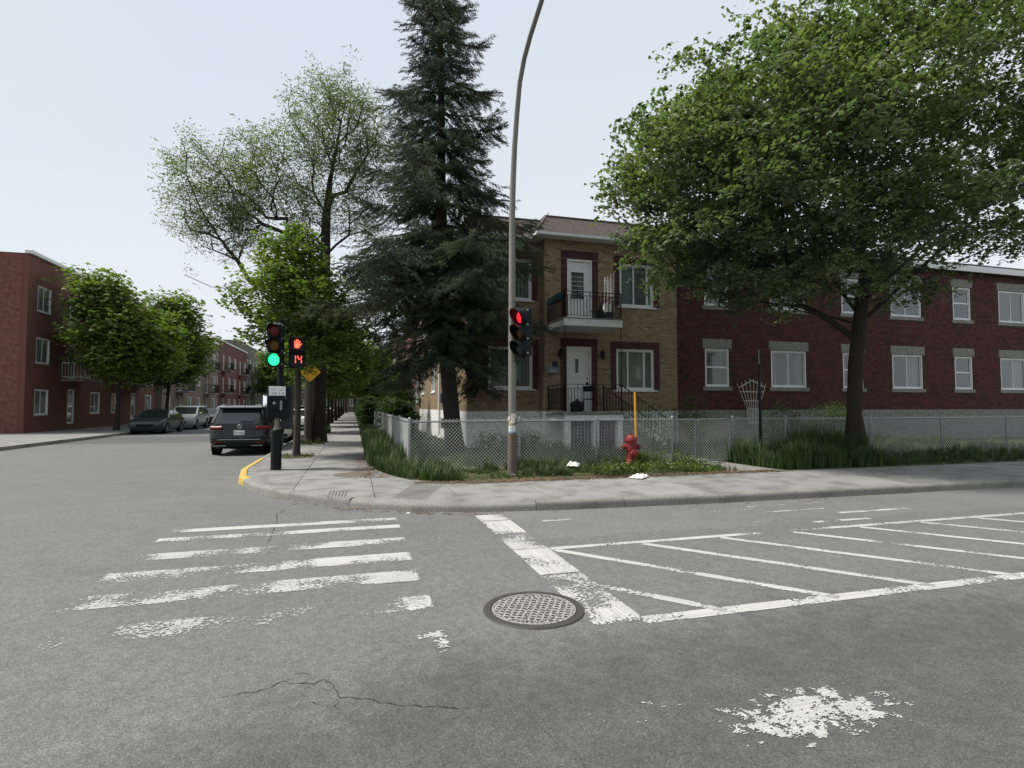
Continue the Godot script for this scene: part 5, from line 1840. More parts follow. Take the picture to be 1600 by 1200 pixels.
# ---------- signals, lamp post, signs, hydrant ----------
func signal_section(parent: Node3D, t: Transform3D, lens: Material, s: float, visor_len: float) -> void:
	var mb := MB.new()
	mb.cbox(t * at(0, 0, -0.09), Vector3(s, s * 1.02, 0.18), 0.03)
	var h := part(parent, "section", mb, MAT.signal_black)
	mb = MB.new()
	var R := s * 0.415
	mb.lathe(t * Transform3D(Basis(Vector3.RIGHT, PI / 2), Vector3(0, 0, 0.004)), [[R, 0.0], [R * 0.8, 0.022], [R * 0.45, 0.036], [0.0, 0.042]], 28)
	part(h, "lens", mb, lens)
	if visor_len > 0.0:
		mb = MB.new()
		var rows := []
		for k in 7:
			var q := k / 6.0
			var row := PackedVector3Array()
			for j in 25:
				var a := deg_to_rad(lerpf(-62.0, 242.0, j / 24.0))
				var cut := clampf(0.30 + 0.70 * (sin(a) * 0.5 + 0.5), 0.0, 1.0)
				row.append(t * Vector3(cos(a) * R * 1.10, sin(a) * R * 1.10 - 0.04 * q * visor_len, visor_len * cut * q))
			rows.append(row)
		mb.grid(rows, false, t.origin - t.basis.z * 0.0)
		part(h, "visor", mb, MAT.signal_black)

func signal_head(parent: Node3D, t: Transform3D, lit: int, visor_len: float) -> void:
	var off := [flat(0.10, 0.018, 0.012, 0.25), flat(0.12, 0.055, 0.012, 0.25), flat(0.03, 0.06, 0.05, 0.25)]
	var on := [glow(0.85, 0.02, 0.03, 0.8), glow(1.0, 0.5, 0.05, 1.2), glow(0.02, 0.80, 0.28, 1.1)]
	for k in 3:
		signal_section(parent, t * at(0, 0.345 * (1 - k), 0), on[k] if k == lit else off[k], 0.34, visor_len)
	var mb := MB.new()
	for k in 4: mb.cbox(t * at(0.172, 0.46 - 0.305 * k, -0.03), Vector3(0.02, 0.04, 0.05), 0.005)
	part(parent, "hinge", mb, MAT.galv)

func px_x(px: float, py: float, X: float) -> Vector3:
	var d := Basis.from_euler(Vector3(deg_to_rad(2.25), deg_to_rad(-15.9), 0)) * Vector3((px - 800.0) / 866.0, -(py - 600.0) / 866.0, -1.0)
	return Vector3(0, 1.65, 0) + d * (X / d.x)

func hand_outline() -> Array:
	var r := [PackedVector2Array([Vector2(-0.055, -0.09), Vector2(0.04, -0.09), Vector2(0.062, -0.03), Vector2(0.06, 0.02), Vector2(-0.062, 0.02), Vector2(-0.066, -0.04)])]
	for q in [[-0.050, 0.075, -0.03], [-0.018, 0.11, -0.01], [0.014, 0.105, 0.01], [0.045, 0.075, 0.03]]:
		r.append(PackedVector2Array([Vector2(q[0] - 0.012, 0.024), Vector2(q[0] + 0.012, 0.024), Vector2(q[0] + 0.011 + q[2] * 0.3, q[1]), Vector2(q[0] + q[2] * 0.35, q[1] + 0.012), Vector2(q[0] - 0.011 + q[2] * 0.3, q[1])]))
	r.append(PackedVector2Array([Vector2(0.064, -0.045), Vector2(0.105, 0.012), Vector2(0.092, 0.024), Vector2(0.068, -0.002)]))
	return r

func build_street_furniture() -> void:
	# --- lamp post with a long curved arm over the street, and the signal fixed to it
	var bx := 3.32
	var bz := -11.64
	var l := thing("street_lamp", "tall beige street lamp post with curved arm and peeling notices at its foot", "street lamp", Vector3(bx, 0.13, bz))
	var off := Vector3(bx, 0.13, bz)
	var pts := PackedVector3Array([Vector3(bx, 1.0, bz) - off, Vector3(bx, 3.0, bz) - off, Vector3(bx, 5.0, bz) - off])
	for q in [[800.6, 330], [802, 275], [804, 230], [807.5, 180], [812, 130], [819, 92], [829, 55], [846, 2]]:
		var w := px_x(q[0], q[1], bx)
		if q[1] > 290: w.z = bz
		pts.append(w - off)
	var last := pts[pts.size() - 1]
	pts.append(last + Vector3(0, 0.55, 0.75)); pts.append(last + Vector3(0, 0.95, 1.7)); pts.append(last + Vector3(0, 1.05, 2.6))
	var rd := PackedFloat32Array()
	for k in pts.size(): rd.append(lerpf(0.083, 0.042, clampf((pts[k].y - 3.0) / 7.0, 0.0, 1.0)))
	var mb := MB.new()
	mb.tube(pts, rd, 14)
	part(l, "pole", mb, MAT.pole)
	mb = MB.new()
	mb.lathe(Transform3D(), [[0.15, -0.05], [0.15, 0.03], [0.118, 0.05], [0.104, 0.08], [0.098, 0.92], [0.083, 0.97]], 16)
	part(l, "pole_base", mb, MAT.pole_base)
	mb = MB.new()
	var e := pts[pts.size() - 1]
	mb.cbox(Transform3D(Basis(Vector3.RIGHT, 0.05), e + Vector3(0, 0.0, 0.32)), Vector3(0.32, 0.14, 0.75), 0.05)
	part(l, "lamp_head", mb, MAT.galv)
	# torn notices wrapped round the post
	var notices := [[0.98, 1.22, -1.15, 0.75, Color(0.72, 0.72, 0.70)], [1.04, 1.10, -1.2, 0.9, Color(0.24, 0.33, 0.52)], [1.145, 1.165, -1.0, 0.6, Color(0.62, 0.66, 0.72)], [1.24, 1.33, -0.9, 0.2, Color(0.60, 0.50, 0.30)], [1.28, 1.46, -0.35, 0.95, Color(0.74, 0.72, 0.68)], [1.34, 1.42, -1.35, -0.55, Color(0.55, 0.50, 0.45)], [1.27, 1.38, 0.6, 1.15, Color(0.10, 0.10, 0.11)], [1.40, 1.485, -0.25, 0.5, Color(0.70, 0.60, 0.55)]]
	for i in notices.size():
		var q: Array = notices[i]
		var rows := []
		for k in 5:
			var y := lerpf(q[0], q[1], k / 4.0) - 0.13
			var row := PackedVector3Array()
			for j in 13:
				var jag := 0.10 * noise.get_noise_2d(i * 50.0 + k * 17.0, 9.0) if j in [0, 12] else 0.0
				var a: float = lerpf(q[2], q[3], j / 12.0) + jag - 0.18
				var lift := 0.004 * noise.get_noise_2d(j * 30.0 + i * 77.0, k * 40.0)
				var yj := y + (0.03 * noise.get_noise_2d(j * 33.0, i * 91.0) if k in [0, 4] else 0.0)
				var R := 0.0905 + 0.0022 * i + lift
				row.append(Vector3(sin(a) * R, yj, cos(a) * R))
			rows.append(row)
		mb = MB.new()
		mb.grid(rows, false, Vector3(0, (q[0] + q[1]) / 2 - 0.13, 0))
		part(l, "notice", mb, flat(q[4].r, q[4].g, q[4].b, 0.85))
	# --- signal on the lamp post, facing traffic from the left
	var s := thing("traffic_signal", "black traffic signal showing red, clamped to the beige lamp post", "traffic light", Vector3(3.44, 0.0, -11.36))
	var t := yawed(Vector3(0, 3.23, 0), -64.0)
	signal_head(s, t, 0, 0.27)
	mb = MB.new()
	mb.bar(Vector3(0, 2.69, 0) + t.basis.z * -0.09, Vector3(-0.12, 2.62, -0.28), 0.05, 0.05)
	mb.bar(Vector3(0, 3.76, 0) + t.basis.z * -0.09, Vector3(-0.12, 3.80, -0.28), 0.05, 0.05)
	part(s, "bracket", mb, MAT.signal_black)
	# --- corner post with signal, pedestrian signal, push button
	var p := Vector3(-1.76, 0.14, -14.2)
	var c := thing("signal_post", "black signal post with green light, stop hand, countdown and control box on the corner", "traffic light", p)
	mb = MB.new()
	mb.lathe(Transform3D(), [[0.135, -0.03], [0.128, 0.0], [0.122, 0.05], [0.12, 0.92], [0.105, 0.95], [0.0, 0.95]], 20)
	part(c, "pedestal", mb, MAT.black_paint)
	mb = MB.new()
	mb.lathe(Transform3D(), [[0.075, 0.945], [0.055, 1.0], [0.052, 1.3]], 16)
	part(c, "sleeve", mb, MAT.stone)
	mb = MB.new()
	mb.rod(Vector3(0.06, 1.2, -0.06), Vector3(0.06, 3.56, -0.06), 0.066, 14)
	part(c, "pole", mb, MAT.black_paint)
	mb = MB.new()
	mb.cbox(at(0.02, 1.60, 0.02), Vector3(0.46, 0.76, 0.20), 0.02)
	mb.cbox(at(0.0, 1.58, 0.13), Vector3(0.40, 0.34, 0.05), 0.015)
	part(c, "button_box", mb, MAT.black_paint)
	mb = MB.new()
	mb.cbox(at(0.22, 1.46, -0.16), Vector3(0.24, 1.02, 0.30), 0.015)
	part(c, "cabinet", mb, grainy(0.045, 0.05, 0.055, 0.45, ntex("cloud", 0.012, 0.72, 1.0, 5), 2.0))
	mb = MB.new()
	mb.cbox(at(0.02, 1.815, 0.128), Vector3(0.365, 0.30, 0.012), 0.004)
	var sg := part(c, "sign_plate", mb, MAT.paper)
	var marks := MB.new()
	for k in 4: marks.b3(-0.13 + 0.19 * (k % 2), -0.13 + 0.19 * (k % 2) + [0.11, 0.14, 0.13, 0.10][k], 1.90 - 0.03 * (k / 2), 1.906 - 0.03 * (k / 2), 0.1342, 0.1352)
	for k in 4:
		var u: float = -0.115 + [0.0, 0.075, 0.16, 0.24][k]
		marks.b3(u, u + 0.04, 1.815, 1.824, 0.1342, 0.1352)
		marks.b3(u + 0.028, u + 0.04, 1.786, 1.8145, 0.1342, 0.1352)
		marks.b3(u, u + 0.027, 1.772, 1.780, 0.1342, 0.1352)
		if k % 2: marks.b3(u, u + 0.025, 1.793, 1.806, 0.1342, 0.1352)
	for k in 3: marks.b3(-0.12 + 0.09 * k, -0.06 + 0.09 * k, 1.715, 1.719, 0.1342, 0.1352)
	part(sg, "print", marks, flat(0.12, 0.12, 0.12, 0.8))
	mb = MB.new()
	mb.cbox(at(0.11, 1.52, 0.165), Vector3(0.05, 0.22, 0.03), 0.01)
	mb.lathe(Transform3D(Basis(Vector3.RIGHT, PI / 2), Vector3(-0.04, 1.57, 0.155)), [[0.035, 0.0], [0.035, 0.02], [0.0, 0.03]], 14)
	part(c, "push_button", mb, MAT.galv)
	signal_head(c, yawed(Vector3(-0.05, 2.94, 0.20), -14.0), 2, 0.16)
	mb = MB.new()
	for y in [2.47, 3.44]: mb.bar(Vector3(-0.02, y, 0.12), Vector3(0.06, y, -0.06), 0.05, 0.04)
	mb.bar(Vector3(0.06, 2.42, 0.0), Vector3(0.46, 2.42, 0.12), 0.035, 0.035)
	part(c, "bracket", mb, MAT.signal_black)
	var ph := yawed(Vector3(0.45, 2.79, 0.18), 4.0)
	for k in 2:
		mb = MB.new()
		mb.cbox(ph * at(0, 0.18 - 0.36 * k, -0.09), Vector3(0.37, 0.355, 0.19), 0.025)
		var box := part(c, "pedestrian_section", mb, MAT.signal_black)
		mb = MB.new()
		mb.box(ph * at(0, 0.18 - 0.36 * k, 0.006), Vector3(0.29, 0.27, 0.006))
		part(box, "screen", mb, flat(0.02, 0.018, 0.022, 0.3))
		mb = MB.new()
		# hood over the screen
		mb.cbox(ph * at(0, 0.345 - 0.36 * k, 0.07), Vector3(0.36, 0.014, 0.13), 0.004)
		for sx in [-1.0, 1.0]: mb.cbox(ph * at(sx * 0.175, 0.20 - 0.36 * k, 0.055), Vector3(0.012, 0.28, 0.09), 0.004)
		part(box, "visor", mb, MAT.signal_black)
		mb = MB.new()
		var sy := 0.18 - 0.36 * k
		if k == 0:
			for o in hand_outline(): mb.prism(ph * at(0, sy, 0.010), o, 0.003)
			part(box, "stop_hand", mb, glow(1.0, 0.10, 0.05, 1.5))
		else:
			for q in [[-0.035, 0.012, 0.085], [-0.035, -0.085, -0.005], [0.020, 0.03, 0.085], [0.095, 0.03, 0.085], [0.095, -0.085, -0.012]]:
				mb.box(ph * at(q[0], sy + (q[1] + q[2]) / 2, 0.011), Vector3(0.020, q[2] - q[1], 0.003))
			mb.box(ph * at(0.058, sy + 0.008, 0.011), Vector3(0.060, 0.020, 0.003))
			part(box, "countdown_digits", mb, glow(1.0, 0.12, 0.07, 1.3))
	# --- utility pole with the yellow bicycle warning sign
	p = Vector3(-1.80, 0.13, -24.2)
	var up := thing("utility_pole", "grey weathered utility pole close to the big tree trunk", "utility pole", p)
	mb = MB.new()
	mb.tube(PackedVector3Array([Vector3(0, -0.1, 0), Vector3(0, 3, 0), Vector3(0.03, 8.6, 0)]), PackedFloat32Array([0.165, 0.15, 0.12]), 14)
	part(up, "pole", mb, grainy(0.21, 0.19, 0.165, 0.9, ntex("bark", 0.06, 0.35, 1.0, 4), 1.0))
	var ys := thing("bicycle_sign", "yellow diamond bicycle warning sign on the utility pole", "road sign", p + Vector3(0.06, 2.9, 0.18))
	mb = MB.new()
	mb.prism(at(0, 0, 0), PackedVector2Array([Vector2(0, -0.42), Vector2(0.42, 0), Vector2(0, 0.42), Vector2(-0.42, 0)]), 0.008)
	var yp := part(ys, "plate", mb, flat(0.68, 0.36, 0.012, 0.5))
	mb = MB.new()
	for x in [-0.13, 0.13]:
		var ring := PackedVector3Array()
		var rr := PackedFloat32Array()
		for k in 17:
			ring.append(Vector3(x + cos(TAU * k / 16.0) * 0.085, -0.03 + sin(TAU * k / 16.0) * 0.085, 0.012)); rr.append(0.011)
		mb.tube(ring, rr, 5, false)
	for q in [[-0.13, -0.03, -0.05, 0.10], [-0.05, 0.10, 0.08, 0.10], [0.08, 0.10, 0.13, -0.03], [-0.05, 0.10, 0.0, -0.03], [0.0, -0.03, 0.08, 0.10], [-0.13, -0.03, 0.0, -0.03], [0.08, 0.10, 0.07, 0.15]]:
		mb.rod(Vector3(q[0], q[1], 0.012), Vector3(q[2], q[3], 0.012), 0.010, 5)
	part(yp, "bicycle_symbol", mb, MAT.signal_black)
	# --- slim sign posts further along the kerb
	for q in [[-2.25, -31.5, 2.6, "thin steel parking sign post at the kerb past the big tree"], [-2.25, -40.0, 2.6, "thin steel parking sign post by the second street tree"]]:
		var sp := thing("parking_sign", q[3], "road sign", Vector3(q[0], 0.13, q[1]))
		mb = MB.new()
		mb.rod(Vector3.ZERO, Vector3(0, q[2], 0), 0.03, 8)
		part(sp, "post", mb, MAT.black_paint)
		mb = MB.new()
		mb.cbox(at(0, q[2] - 0.25, 0.04), Vector3(0.3, 0.45, 0.01), 0.003)
		part(sp, "plate", mb, flat(0.03, 0.10, 0.09, 0.5))
	build_hydrant()
	# --- slim dark pole in the tall grass
	var dp: Vector3 = pz(1189, 690, -12.35)
	var sl := thing("slim_pole", "slim black pole with a thin pale tip rising from the tall grass", "pole", Vector3(dp.x, 0.13, -12.35))
	mb = MB.new()
	mb.tube(PackedVector3Array([Vector3(0, -0.05, 0), Vector3(-0.01, 1.2, 0), Vector3(-0.02, 2.62, 0)]), PackedFloat32Array([0.045, 0.04, 0.03]), 10)
	part(sl, "shaft", mb, MAT.black_paint)
	mb = MB.new()
	mb.rod(Vector3(-0.02, 2.6, 0), Vector3(-0.02, 3.02, 0), 0.009, 6)
	part(sl, "tip", mb, MAT.galv)
	# --- litter
	var g := gp(1000, 746, 0.15)
	crumple("paper_bag", "flattened white paper bag lying on the grass edge below the hydrant", Vector3(g.x, 0.15, g.z), Vector3(0.50, 0.24, 0.30), 3)
	g = pz(893, 722, -12.35)
	crumple("plastic_bag", "crumpled white plastic bag lying in the grass against the fence", Vector3(g.x, 0.24, -12.2), Vector3(0.44, 0.30, 0.28), 4)
	g = gp(638, 801)
	crumple("paper_scrap", "small crumpled pale scrap lying in the gutter", Vector3(g.x, 0.0, g.z + 0.05), Vector3(0.09, 0.035, 0.06), 5)

func crumple(called: String, label: String, p: Vector3, s: Vector3, sd: int) -> void:
	var f := FastNoiseLite.new()
	f.seed = sd
	f.frequency = 1.1
	f.noise_type = FastNoiseLite.TYPE_CELLULAR
	var mb := MB.new()
	var rows := []
	for i in 17:
		var row := PackedVector3Array()
		for j in 17:
			var u := i / 16.0 * 2.0 - 1.0
			var v := j / 16.0 * 2.0 - 1.0
			var edge := 1.0 - pow(maxf(absf(u), absf(v)), 4.0)
			var h := (0.55 + 0.55 * f.get_noise_2d(u * 2.2, v * 2.2)) * (0.25 + 0.75 * edge)
			var wob := 0.12 * f.get_noise_2d(u * 1.5 + 9.0, v * 1.5)
			row.append(Vector3((u + wob) * s.x / 2, maxf(0.006, h * s.y), (v + wob) * s.z / 2))
		rows.append(row)
	mb.grid(rows, false, Vector3(0, -1, 0))
	var o := part(self, called, mb, grainy(0.72, 0.71, 0.68, 0.8, ntex("crumple", 0.03, 0.0, 1.0, 4, 512, FastNoiseLite.TYPE_SIMPLEX_SMOOTH, [[0.0, Color(0.6, 0.5, 0.5)], [0.3, Color(0.95, 0.94, 0.93)], [1.0, Color(1, 1, 1)]]), 3.0))
	o.position = p
	o.rotation_degrees.y = 15.0 * sd
	tag(o, label, "litter")

func build_hydrant() -> void:
	var z := -12.25
	var x: float = pz(986, 700, z).x
	var h := thing("fire_hydrant", "red fire hydrant with three capped outlets in the grass strip", "fire hydrant", Vector3(x, 0.13, z), -12.0)
	var red := grainy(0.30, 0.028, 0.030, 0.55, ntex("rust", 0.03, 0.0, 1.0, 5, 512, FastNoiseLite.TYPE_SIMPLEX_SMOOTH, [[0.0, Color(0.5, 0.55, 0.55)], [0.35, Color(0.85, 0.85, 0.85)], [1.0, Color(1, 1, 1)]]), 2.0)
	var mb := MB.new()
	mb.lathe(Transform3D(), [[0.15, -0.05], [0.15, 0.04], [0.112, 0.05], [0.112, 0.40], [0.122, 0.44], [0.13, 0.62], [0.13, 0.66], [0.155, 0.665], [0.155, 0.71], [0.13, 0.715], [0.115, 0.76], [0.07, 0.80], [0.03, 0.81], [0.03, 0.86], [0.0, 0.865]], 24)
	part(h, "barrel", mb, red)
	for q in [[Vector3(-1, 0, 0), 0.52, 0.055], [Vector3(1, 0, 0), 0.52, 0.055], [Vector3(0.25, 0, 1), 0.37, 0.075]]:
		mb = MB.new()
		var d: Vector3 = q[0].normalized()
		var up := Vector3.UP
		var b := Basis(up.cross(d), d, up.cross(d).cross(d))
		mb.lathe(Transform3D(b, Vector3(0, q[1], 0)), [[q[2], 0.08], [q[2], 0.15], [q[2] * 1.25, 0.155], [q[2] * 1.25, 0.20], [q[2] * 0.5, 0.215], [q[2] * 0.35, 0.215], [q[2] * 0.35, 0.245], [0.0, 0.245]], 14)
		part(h, "outlet_cap", mb, red)
	mb = MB.new()
	for k in 8: mb.lathe(at(cos(TAU * k / 8.0) * 0.142, 0.645, sin(TAU * k / 8.0) * 0.142), [[0.012, 0.0], [0.012, 0.082], [0.0, 0.085]], 6)
	part(h, "bolt", mb, red)
	mb = MB.new()
	mb.rod(Vector3(0.135, 0.68, -0.03), Vector3(0.115, 1.86, -0.03), 0.026, 12)
	mb.rod(Vector3(0.09, 0.70, -0.03), Vector3(0.14, 0.70, -0.03), 0.02, 8)
	part(h, "marker_rod", mb, flat(0.72, 0.33, 0.02, 0.5))

# ---------- cars ----------
var CAR_MESH := {}

func outline(w: float, z0: float, z1: float, r: float) -> PackedVector3Array:
	var o := PackedVector3Array()
	r = minf(r, minf(w, (z0 - z1) / 2) * 0.98)
	var cs := [[w - r, z0 - r, 0.0], [-(w - r), z0 - r, 90.0], [-(w - r), z1 + r, 180.0], [w - r, z1 + r, 270.0]]
	for c in cs:
		for k in 7:
			var a := deg_to_rad(c[2] + 90.0 * k / 6.0)
			o.append(Vector3(c[0] + cos(a) * r, 0, c[1] + sin(a) * r))
	return o

func car_shell(sl: Array, L: float, cap: bool) -> MB:
	var rows := []
	for s in sl:
		var o := outline(s[1], -s[2], -(L - s[3]), s[4])
		for k in o.size(): o[k].y = s[0]
		rows.append(o)
	var mb := MB.new()
	mb.grid(rows, true, Vector3(0, sl[0][0] - 0.6, -L / 2))
	if cap:
		var top: PackedVector3Array = rows[rows.size() - 1]
		var c := Vector3(0, sl[sl.size() - 1][0], -L / 2)
		for k in top.size(): mb.tri(Vector3(0, c.y, (top[0].z + top[14].z) / 2), top[k], top[(k + 1) % top.size()], Vector3.UP)
	return mb

func car(label: String, p: Vector3, turn: float, paint_col: Color, kind: String, group := "", detail := false) -> Node3D:
	var t := thing("parked_car", label, "car", p, turn, group)
	var suv := kind == "suv"
	var L := 4.5 if suv else 4.55
	var pm := flat(paint_col.r, paint_col.g, paint_col.b, 0.3)
	pm.clearcoat_enabled = true; pm.clearcoat = 0.5; pm.clearcoat_roughness = 0.06
	var low := [[0.22, 0.78, 0.30, 0.30, 0.2], [0.32, 0.88, 0.10, 0.12, 0.25], [0.46, 0.915, 0.01, 0.03, 0.28], [0.60, 0.925, 0.0, 0.0, 0.28], [0.72, 0.925, 0.05, 0.03, 0.26], [0.86, 0.922, 0.075, 0.10, 0.26], [0.98, 0.910, 0.09, 0.32, 0.26], [1.06, 0.888, 0.11, 1.0, 0.26]]
	var gl := [[1.061, 0.880, 0.12, 1.06, 0.24], [1.22, 0.845, 0.20, 1.32, 0.24], [1.42, 0.785, 0.33, 1.64, 0.24], [1.56, 0.735, 0.43, 1.86, 0.24]]
	var rf := [[1.555, 0.745, 0.40, 1.84, 0.26], [1.60, 0.735, 0.42, 1.92, 0.28], [1.635, 0.68, 0.50, 2.08, 0.3], [1.655, 0.52, 0.72, 2.3, 0.3], [1.662, 0.25, 1.1, 2.6, 0.2]]
	if not suv:
		low = [[0.18, 0.76, 0.30, 0.30, 0.2], [0.28, 0.86, 0.10, 0.12, 0.25], [0.42, 0.89, 0.01, 0.03, 0.28], [0.56, 0.90, 0.0, 0.0, 0.28], [0.68, 0.90, 0.04, 0.05, 0.26], [0.80, 0.89, 0.06, 0.20, 0.26], [0.90, 0.875, 0.10, 0.70, 0.26], [0.96, 0.85, 0.35, 1.15, 0.26]]
		gl = [[0.961, 0.845, 0.36, 1.18, 0.24], [1.12, 0.79, 0.62, 1.48, 0.24], [1.28, 0.71, 0.86, 1.75, 0.24], [1.37, 0.66, 1.0, 1.95, 0.24]]
		rf = [[1.365, 0.668, 0.98, 1.93, 0.26], [1.40, 0.65, 1.02, 2.0, 0.28], [1.43, 0.55, 1.2, 2.2, 0.3], [1.44, 0.25, 1.5, 2.5, 0.2]]
	if not CAR_MESH.has(kind):
		CAR_MESH[kind] = [car_shell(low, L, true).mesh(), car_shell(gl, L, false).mesh(), car_shell(rf, L, true).mesh()]
	part(t, "body", CAR_MESH[kind][0], pm)
	part(t, "glasshouse", CAR_MESH[kind][1], MAT.car_glass)
	part(t, "roof", CAR_MESH[kind][2], pm)
	var mb := MB.new()
	# pillars
	var a: Array = gl[0]
	var b: Array = gl[3]
	for sx in [-1.0, 1.0]:
		for q in [[-a[2] - 0.09, -b[2] - 0.09, 0.10], [-(L - a[3]) + 0.09, -(L - b[3]) + 0.09, 0.07]]:
			mb.bar(Vector3(sx * (a[1] - 0.055), a[0], q[0]), Vector3(sx * (b[1] - 0.055), b[0], q[1]), q[2], q[2])
		var mid := lerpf(-a[2], -(L - a[3]), 0.48)
		var mid2 := lerpf(-a[2], -(L - a[3]), 0.22)
		for z in [mid, mid2]: mb.bar(Vector3(sx * (a[1] - 0.012), a[0], z), Vector3(sx * (b[1] - 0.012), b[0], lerpf(z, mid, 0.3)), 0.035, 0.07)
	part(t, "pillar", mb, pm)
	for wz in [-0.86, -L + 0.88]:
		for sx in [-1.0, 1.0]:
			var R := 0.345 if suv else 0.315
			mb = MB.new()
			var base := Transform3D(Basis(Vector3.FORWARD, PI / 2 * sx), Vector3(sx * (low[3][1] - 0.20), R, wz))
			mb.lathe(base, [[R * 0.6, -0.02], [R * 0.96, -0.02], [R, 0.03], [R, 0.17], [R * 0.95, 0.205], [R * 0.66, 0.208], [R * 0.64, 0.19]], 26)
			var wh := part(t, "wheel", mb, MAT.rubber)
			mb = MB.new()
			mb.lathe(base, [[R * 0.655, 0.19], [R * 0.62, 0.205], [R * 0.58, 0.18], [R * 0.2, 0.19], [R * 0.15, 0.20], [0.0, 0.20]], 20)
			for k in 5:
				var an := TAU * k / 5.0
				mb.bar(base * Vector3(0, 0.193, 0), base * Vector3(cos(an) * R * 0.6, 0.197, sin(an) * R * 0.6), 0.05, 0.012)
			part(wh, "rim", mb, MAT.galv)
			mb = MB.new()
			mb.lathe(Transform3D(Basis(Vector3.FORWARD, PI / 2 * sx), Vector3(sx * (low[3][1] - 0.06), R + 0.02, wz)), [[R * 1.17, 0.0], [R * 1.17, 0.062], [R * 0.7, 0.062]], 26)
			part(t, "wheel_arch", mb, MAT.rubber)
	# door seams and handles
	for sx in [-1.0, 1.0]:
		var mid := lerpf(-gl[0][2], -(L - gl[0][3]), 0.48)
		for z in [mid, mid + 1.0, mid - 1.15]:
			mb = MB.new()
			mb.bar(Vector3(sx * (low[3][1] + 0.0005), 0.36, z), Vector3(sx * (low[3][1] - 0.008), low[6][0] - 0.04, z), 0.004, 0.010)
			part(t, "door_seam", mb, MAT.rubber)
		for z in [mid + 0.14, mid - 1.0]:
			mb = MB.new()
			mb.cbox(at(sx * (low[3][1] + 0.004), low[5][0] + 0.01, z + 0.02), Vector3(0.03, 0.028, 0.20), 0.01)
			part(t, "door_handle", mb, pm)
	# lamps and plates at both ends
	var ly := 0.92 if suv else 0.74
	for sx in [-1.0, 1.0]:
		mb = MB.new()
		mb.cbox(Transform3D(Basis(Vector3.UP, sx * 0.30), Vector3(sx * 0.70, ly, -0.095)), Vector3(0.42, 0.12, 0.07), 0.03)
		mb.cbox(at(sx * 0.885, ly, -0.27), Vector3(0.06, 0.11, 0.26), 0.03)
		part(t, "tail_light", mb, flat(0.16, 0.012, 0.016, 0.35))
		mb = MB.new()
		mb.cbox(Transform3D(Basis(Vector3.UP, -sx * 0.45), Vector3(sx * 0.70, ly - 0.14, -L + 0.14)), Vector3(0.36, 0.13, 0.10), 0.04)
		part(t, "headlight", mb, flat(0.55, 0.57, 0.58, 0.1))
	mb = MB.new()
	mb.cbox(at(0, 0.52, -L + 0.02), Vector3(0.9, 0.16, 0.06), 0.03)
	part(t, "grille", mb, MAT.rubber)
	mb = MB.new()
	mb.cbox(at(0, 0.755 if suv else 0.62, -0.045 if suv else -0.01), Vector3(0.32, 0.16, 0.02), 0.004)
	var plate := part(t, "licence_plate", mb, MAT.paper)
	mb = MB.new()
	mb.cbox(at(0, 0.36, -0.075), Vector3(1.5, 0.16, 0.10), 0.03)
	part(t, "bumper_insert", mb, MAT.rubber)
	for sx in [-1.0, 1.0]:
		mb = MB.new()
		mb.cbox(at(sx * 1.0, 1.12 if suv else 1.02, -L + 1.45), Vector3(0.18, 0.13, 0.10), 0.04)
		part(t, "wing_mirror", mb, pm)
	if suv:
		for sx in [-1.0, 1.0]:
			mb = MB.new()
			mb.tube(PackedVector3Array([Vector3(sx * 0.66, 1.60, -0.75), Vector3(sx * 0.66, 1.69, -0.95), Vector3(sx * 0.64, 1.70, -1.8), Vector3(sx * 0.62, 1.63, -2.4)]), PackedFloat32Array([0.018, 0.018, 0.018, 0.018]), 6)
			part(t, "roof_rail", mb, MAT.chrome)
		mb = MB.new()
		mb.cbox(Transform3D(Basis(Vector3.RIGHT, 0.12), Vector3(0, 1.595, -0.40)), Vector3(1.34, 0.045, 0.30), 0.02)
		part(t, "spoiler", mb, pm)
	if detail:
		mb = MB.new()
		mb.cbox(at(0, 0.535, -0.002), Vector3(1.30, 0.018, 0.012), 0.004)
		for sx in [-1.0, 1.0]: mb.cbox(at(sx * 0.55, 0.335, -0.02), Vector3(0.34, 0.02, 0.02), 0.004)
		part(t, "chrome_trim", mb, MAT.chrome)
		for sx in [-1.0, 1.0]:
			mb = MB.new()
			mb.cbox(at(sx * 0.62, 0.45, -0.012), Vector3(0.22, 0.045, 0.02), 0.006)
			part(t, "reflector", mb, flat(0.16, 0.012, 0.016, 0.2))
		mb = MB.new()
		mb.bar(Vector3(0.02, 1.13, -0.125), Vector3(0.42, 1.11, -0.125), 0.02, 0.02)
		part(t, "rear_wiper", mb, MAT.rubber)
		mb = MB.new()
		mb.rod(Vector3(0, 1.655, -0.95), Vector3(0, 1.78, -0.86), 0.01, 6)
		part(t, "aerial", mb, MAT.rubber)
		mb = MB.new()
		var ring := PackedVector3Array()
		var rr := PackedFloat32Array()
		for k in 21:
			ring.append(Vector3(cos(TAU * k / 20.0) * 0.062, 0.955 + sin(TAU * k / 20.0) * 0.062, -0.068)); rr.append(0.008)
		mb.tube(ring, rr, 6, false)
		var V := [[-0.026, 0.052, 0.0, 0.006], [0.026, 0.052, 0.0, 0.006], [-0.054, 0.022, -0.026, -0.05], [-0.026, -0.05, 0.0, -0.004], [0.0, -0.004, 0.026, -0.05], [0.026, -0.05, 0.054, 0.022]]
		for q in V: mb.bar(Vector3(q[0], 0.955 + q[1], -0.067), Vector3(q[2], 0.955 + q[3], -0.067), 0.011, 0.011)
		part(t, "emblem", mb, MAT.chrome)
		var tm := TextMesh.new()
		var font := SystemFont.new()
		font.font_names = PackedStringArray(["Droid Sans"])
		tm.text = "F27 SGW"
		tm.font = font
		tm.font_size = 32
		tm.pixel_size = 0.07 / 32.0
		tm.depth = 0.002
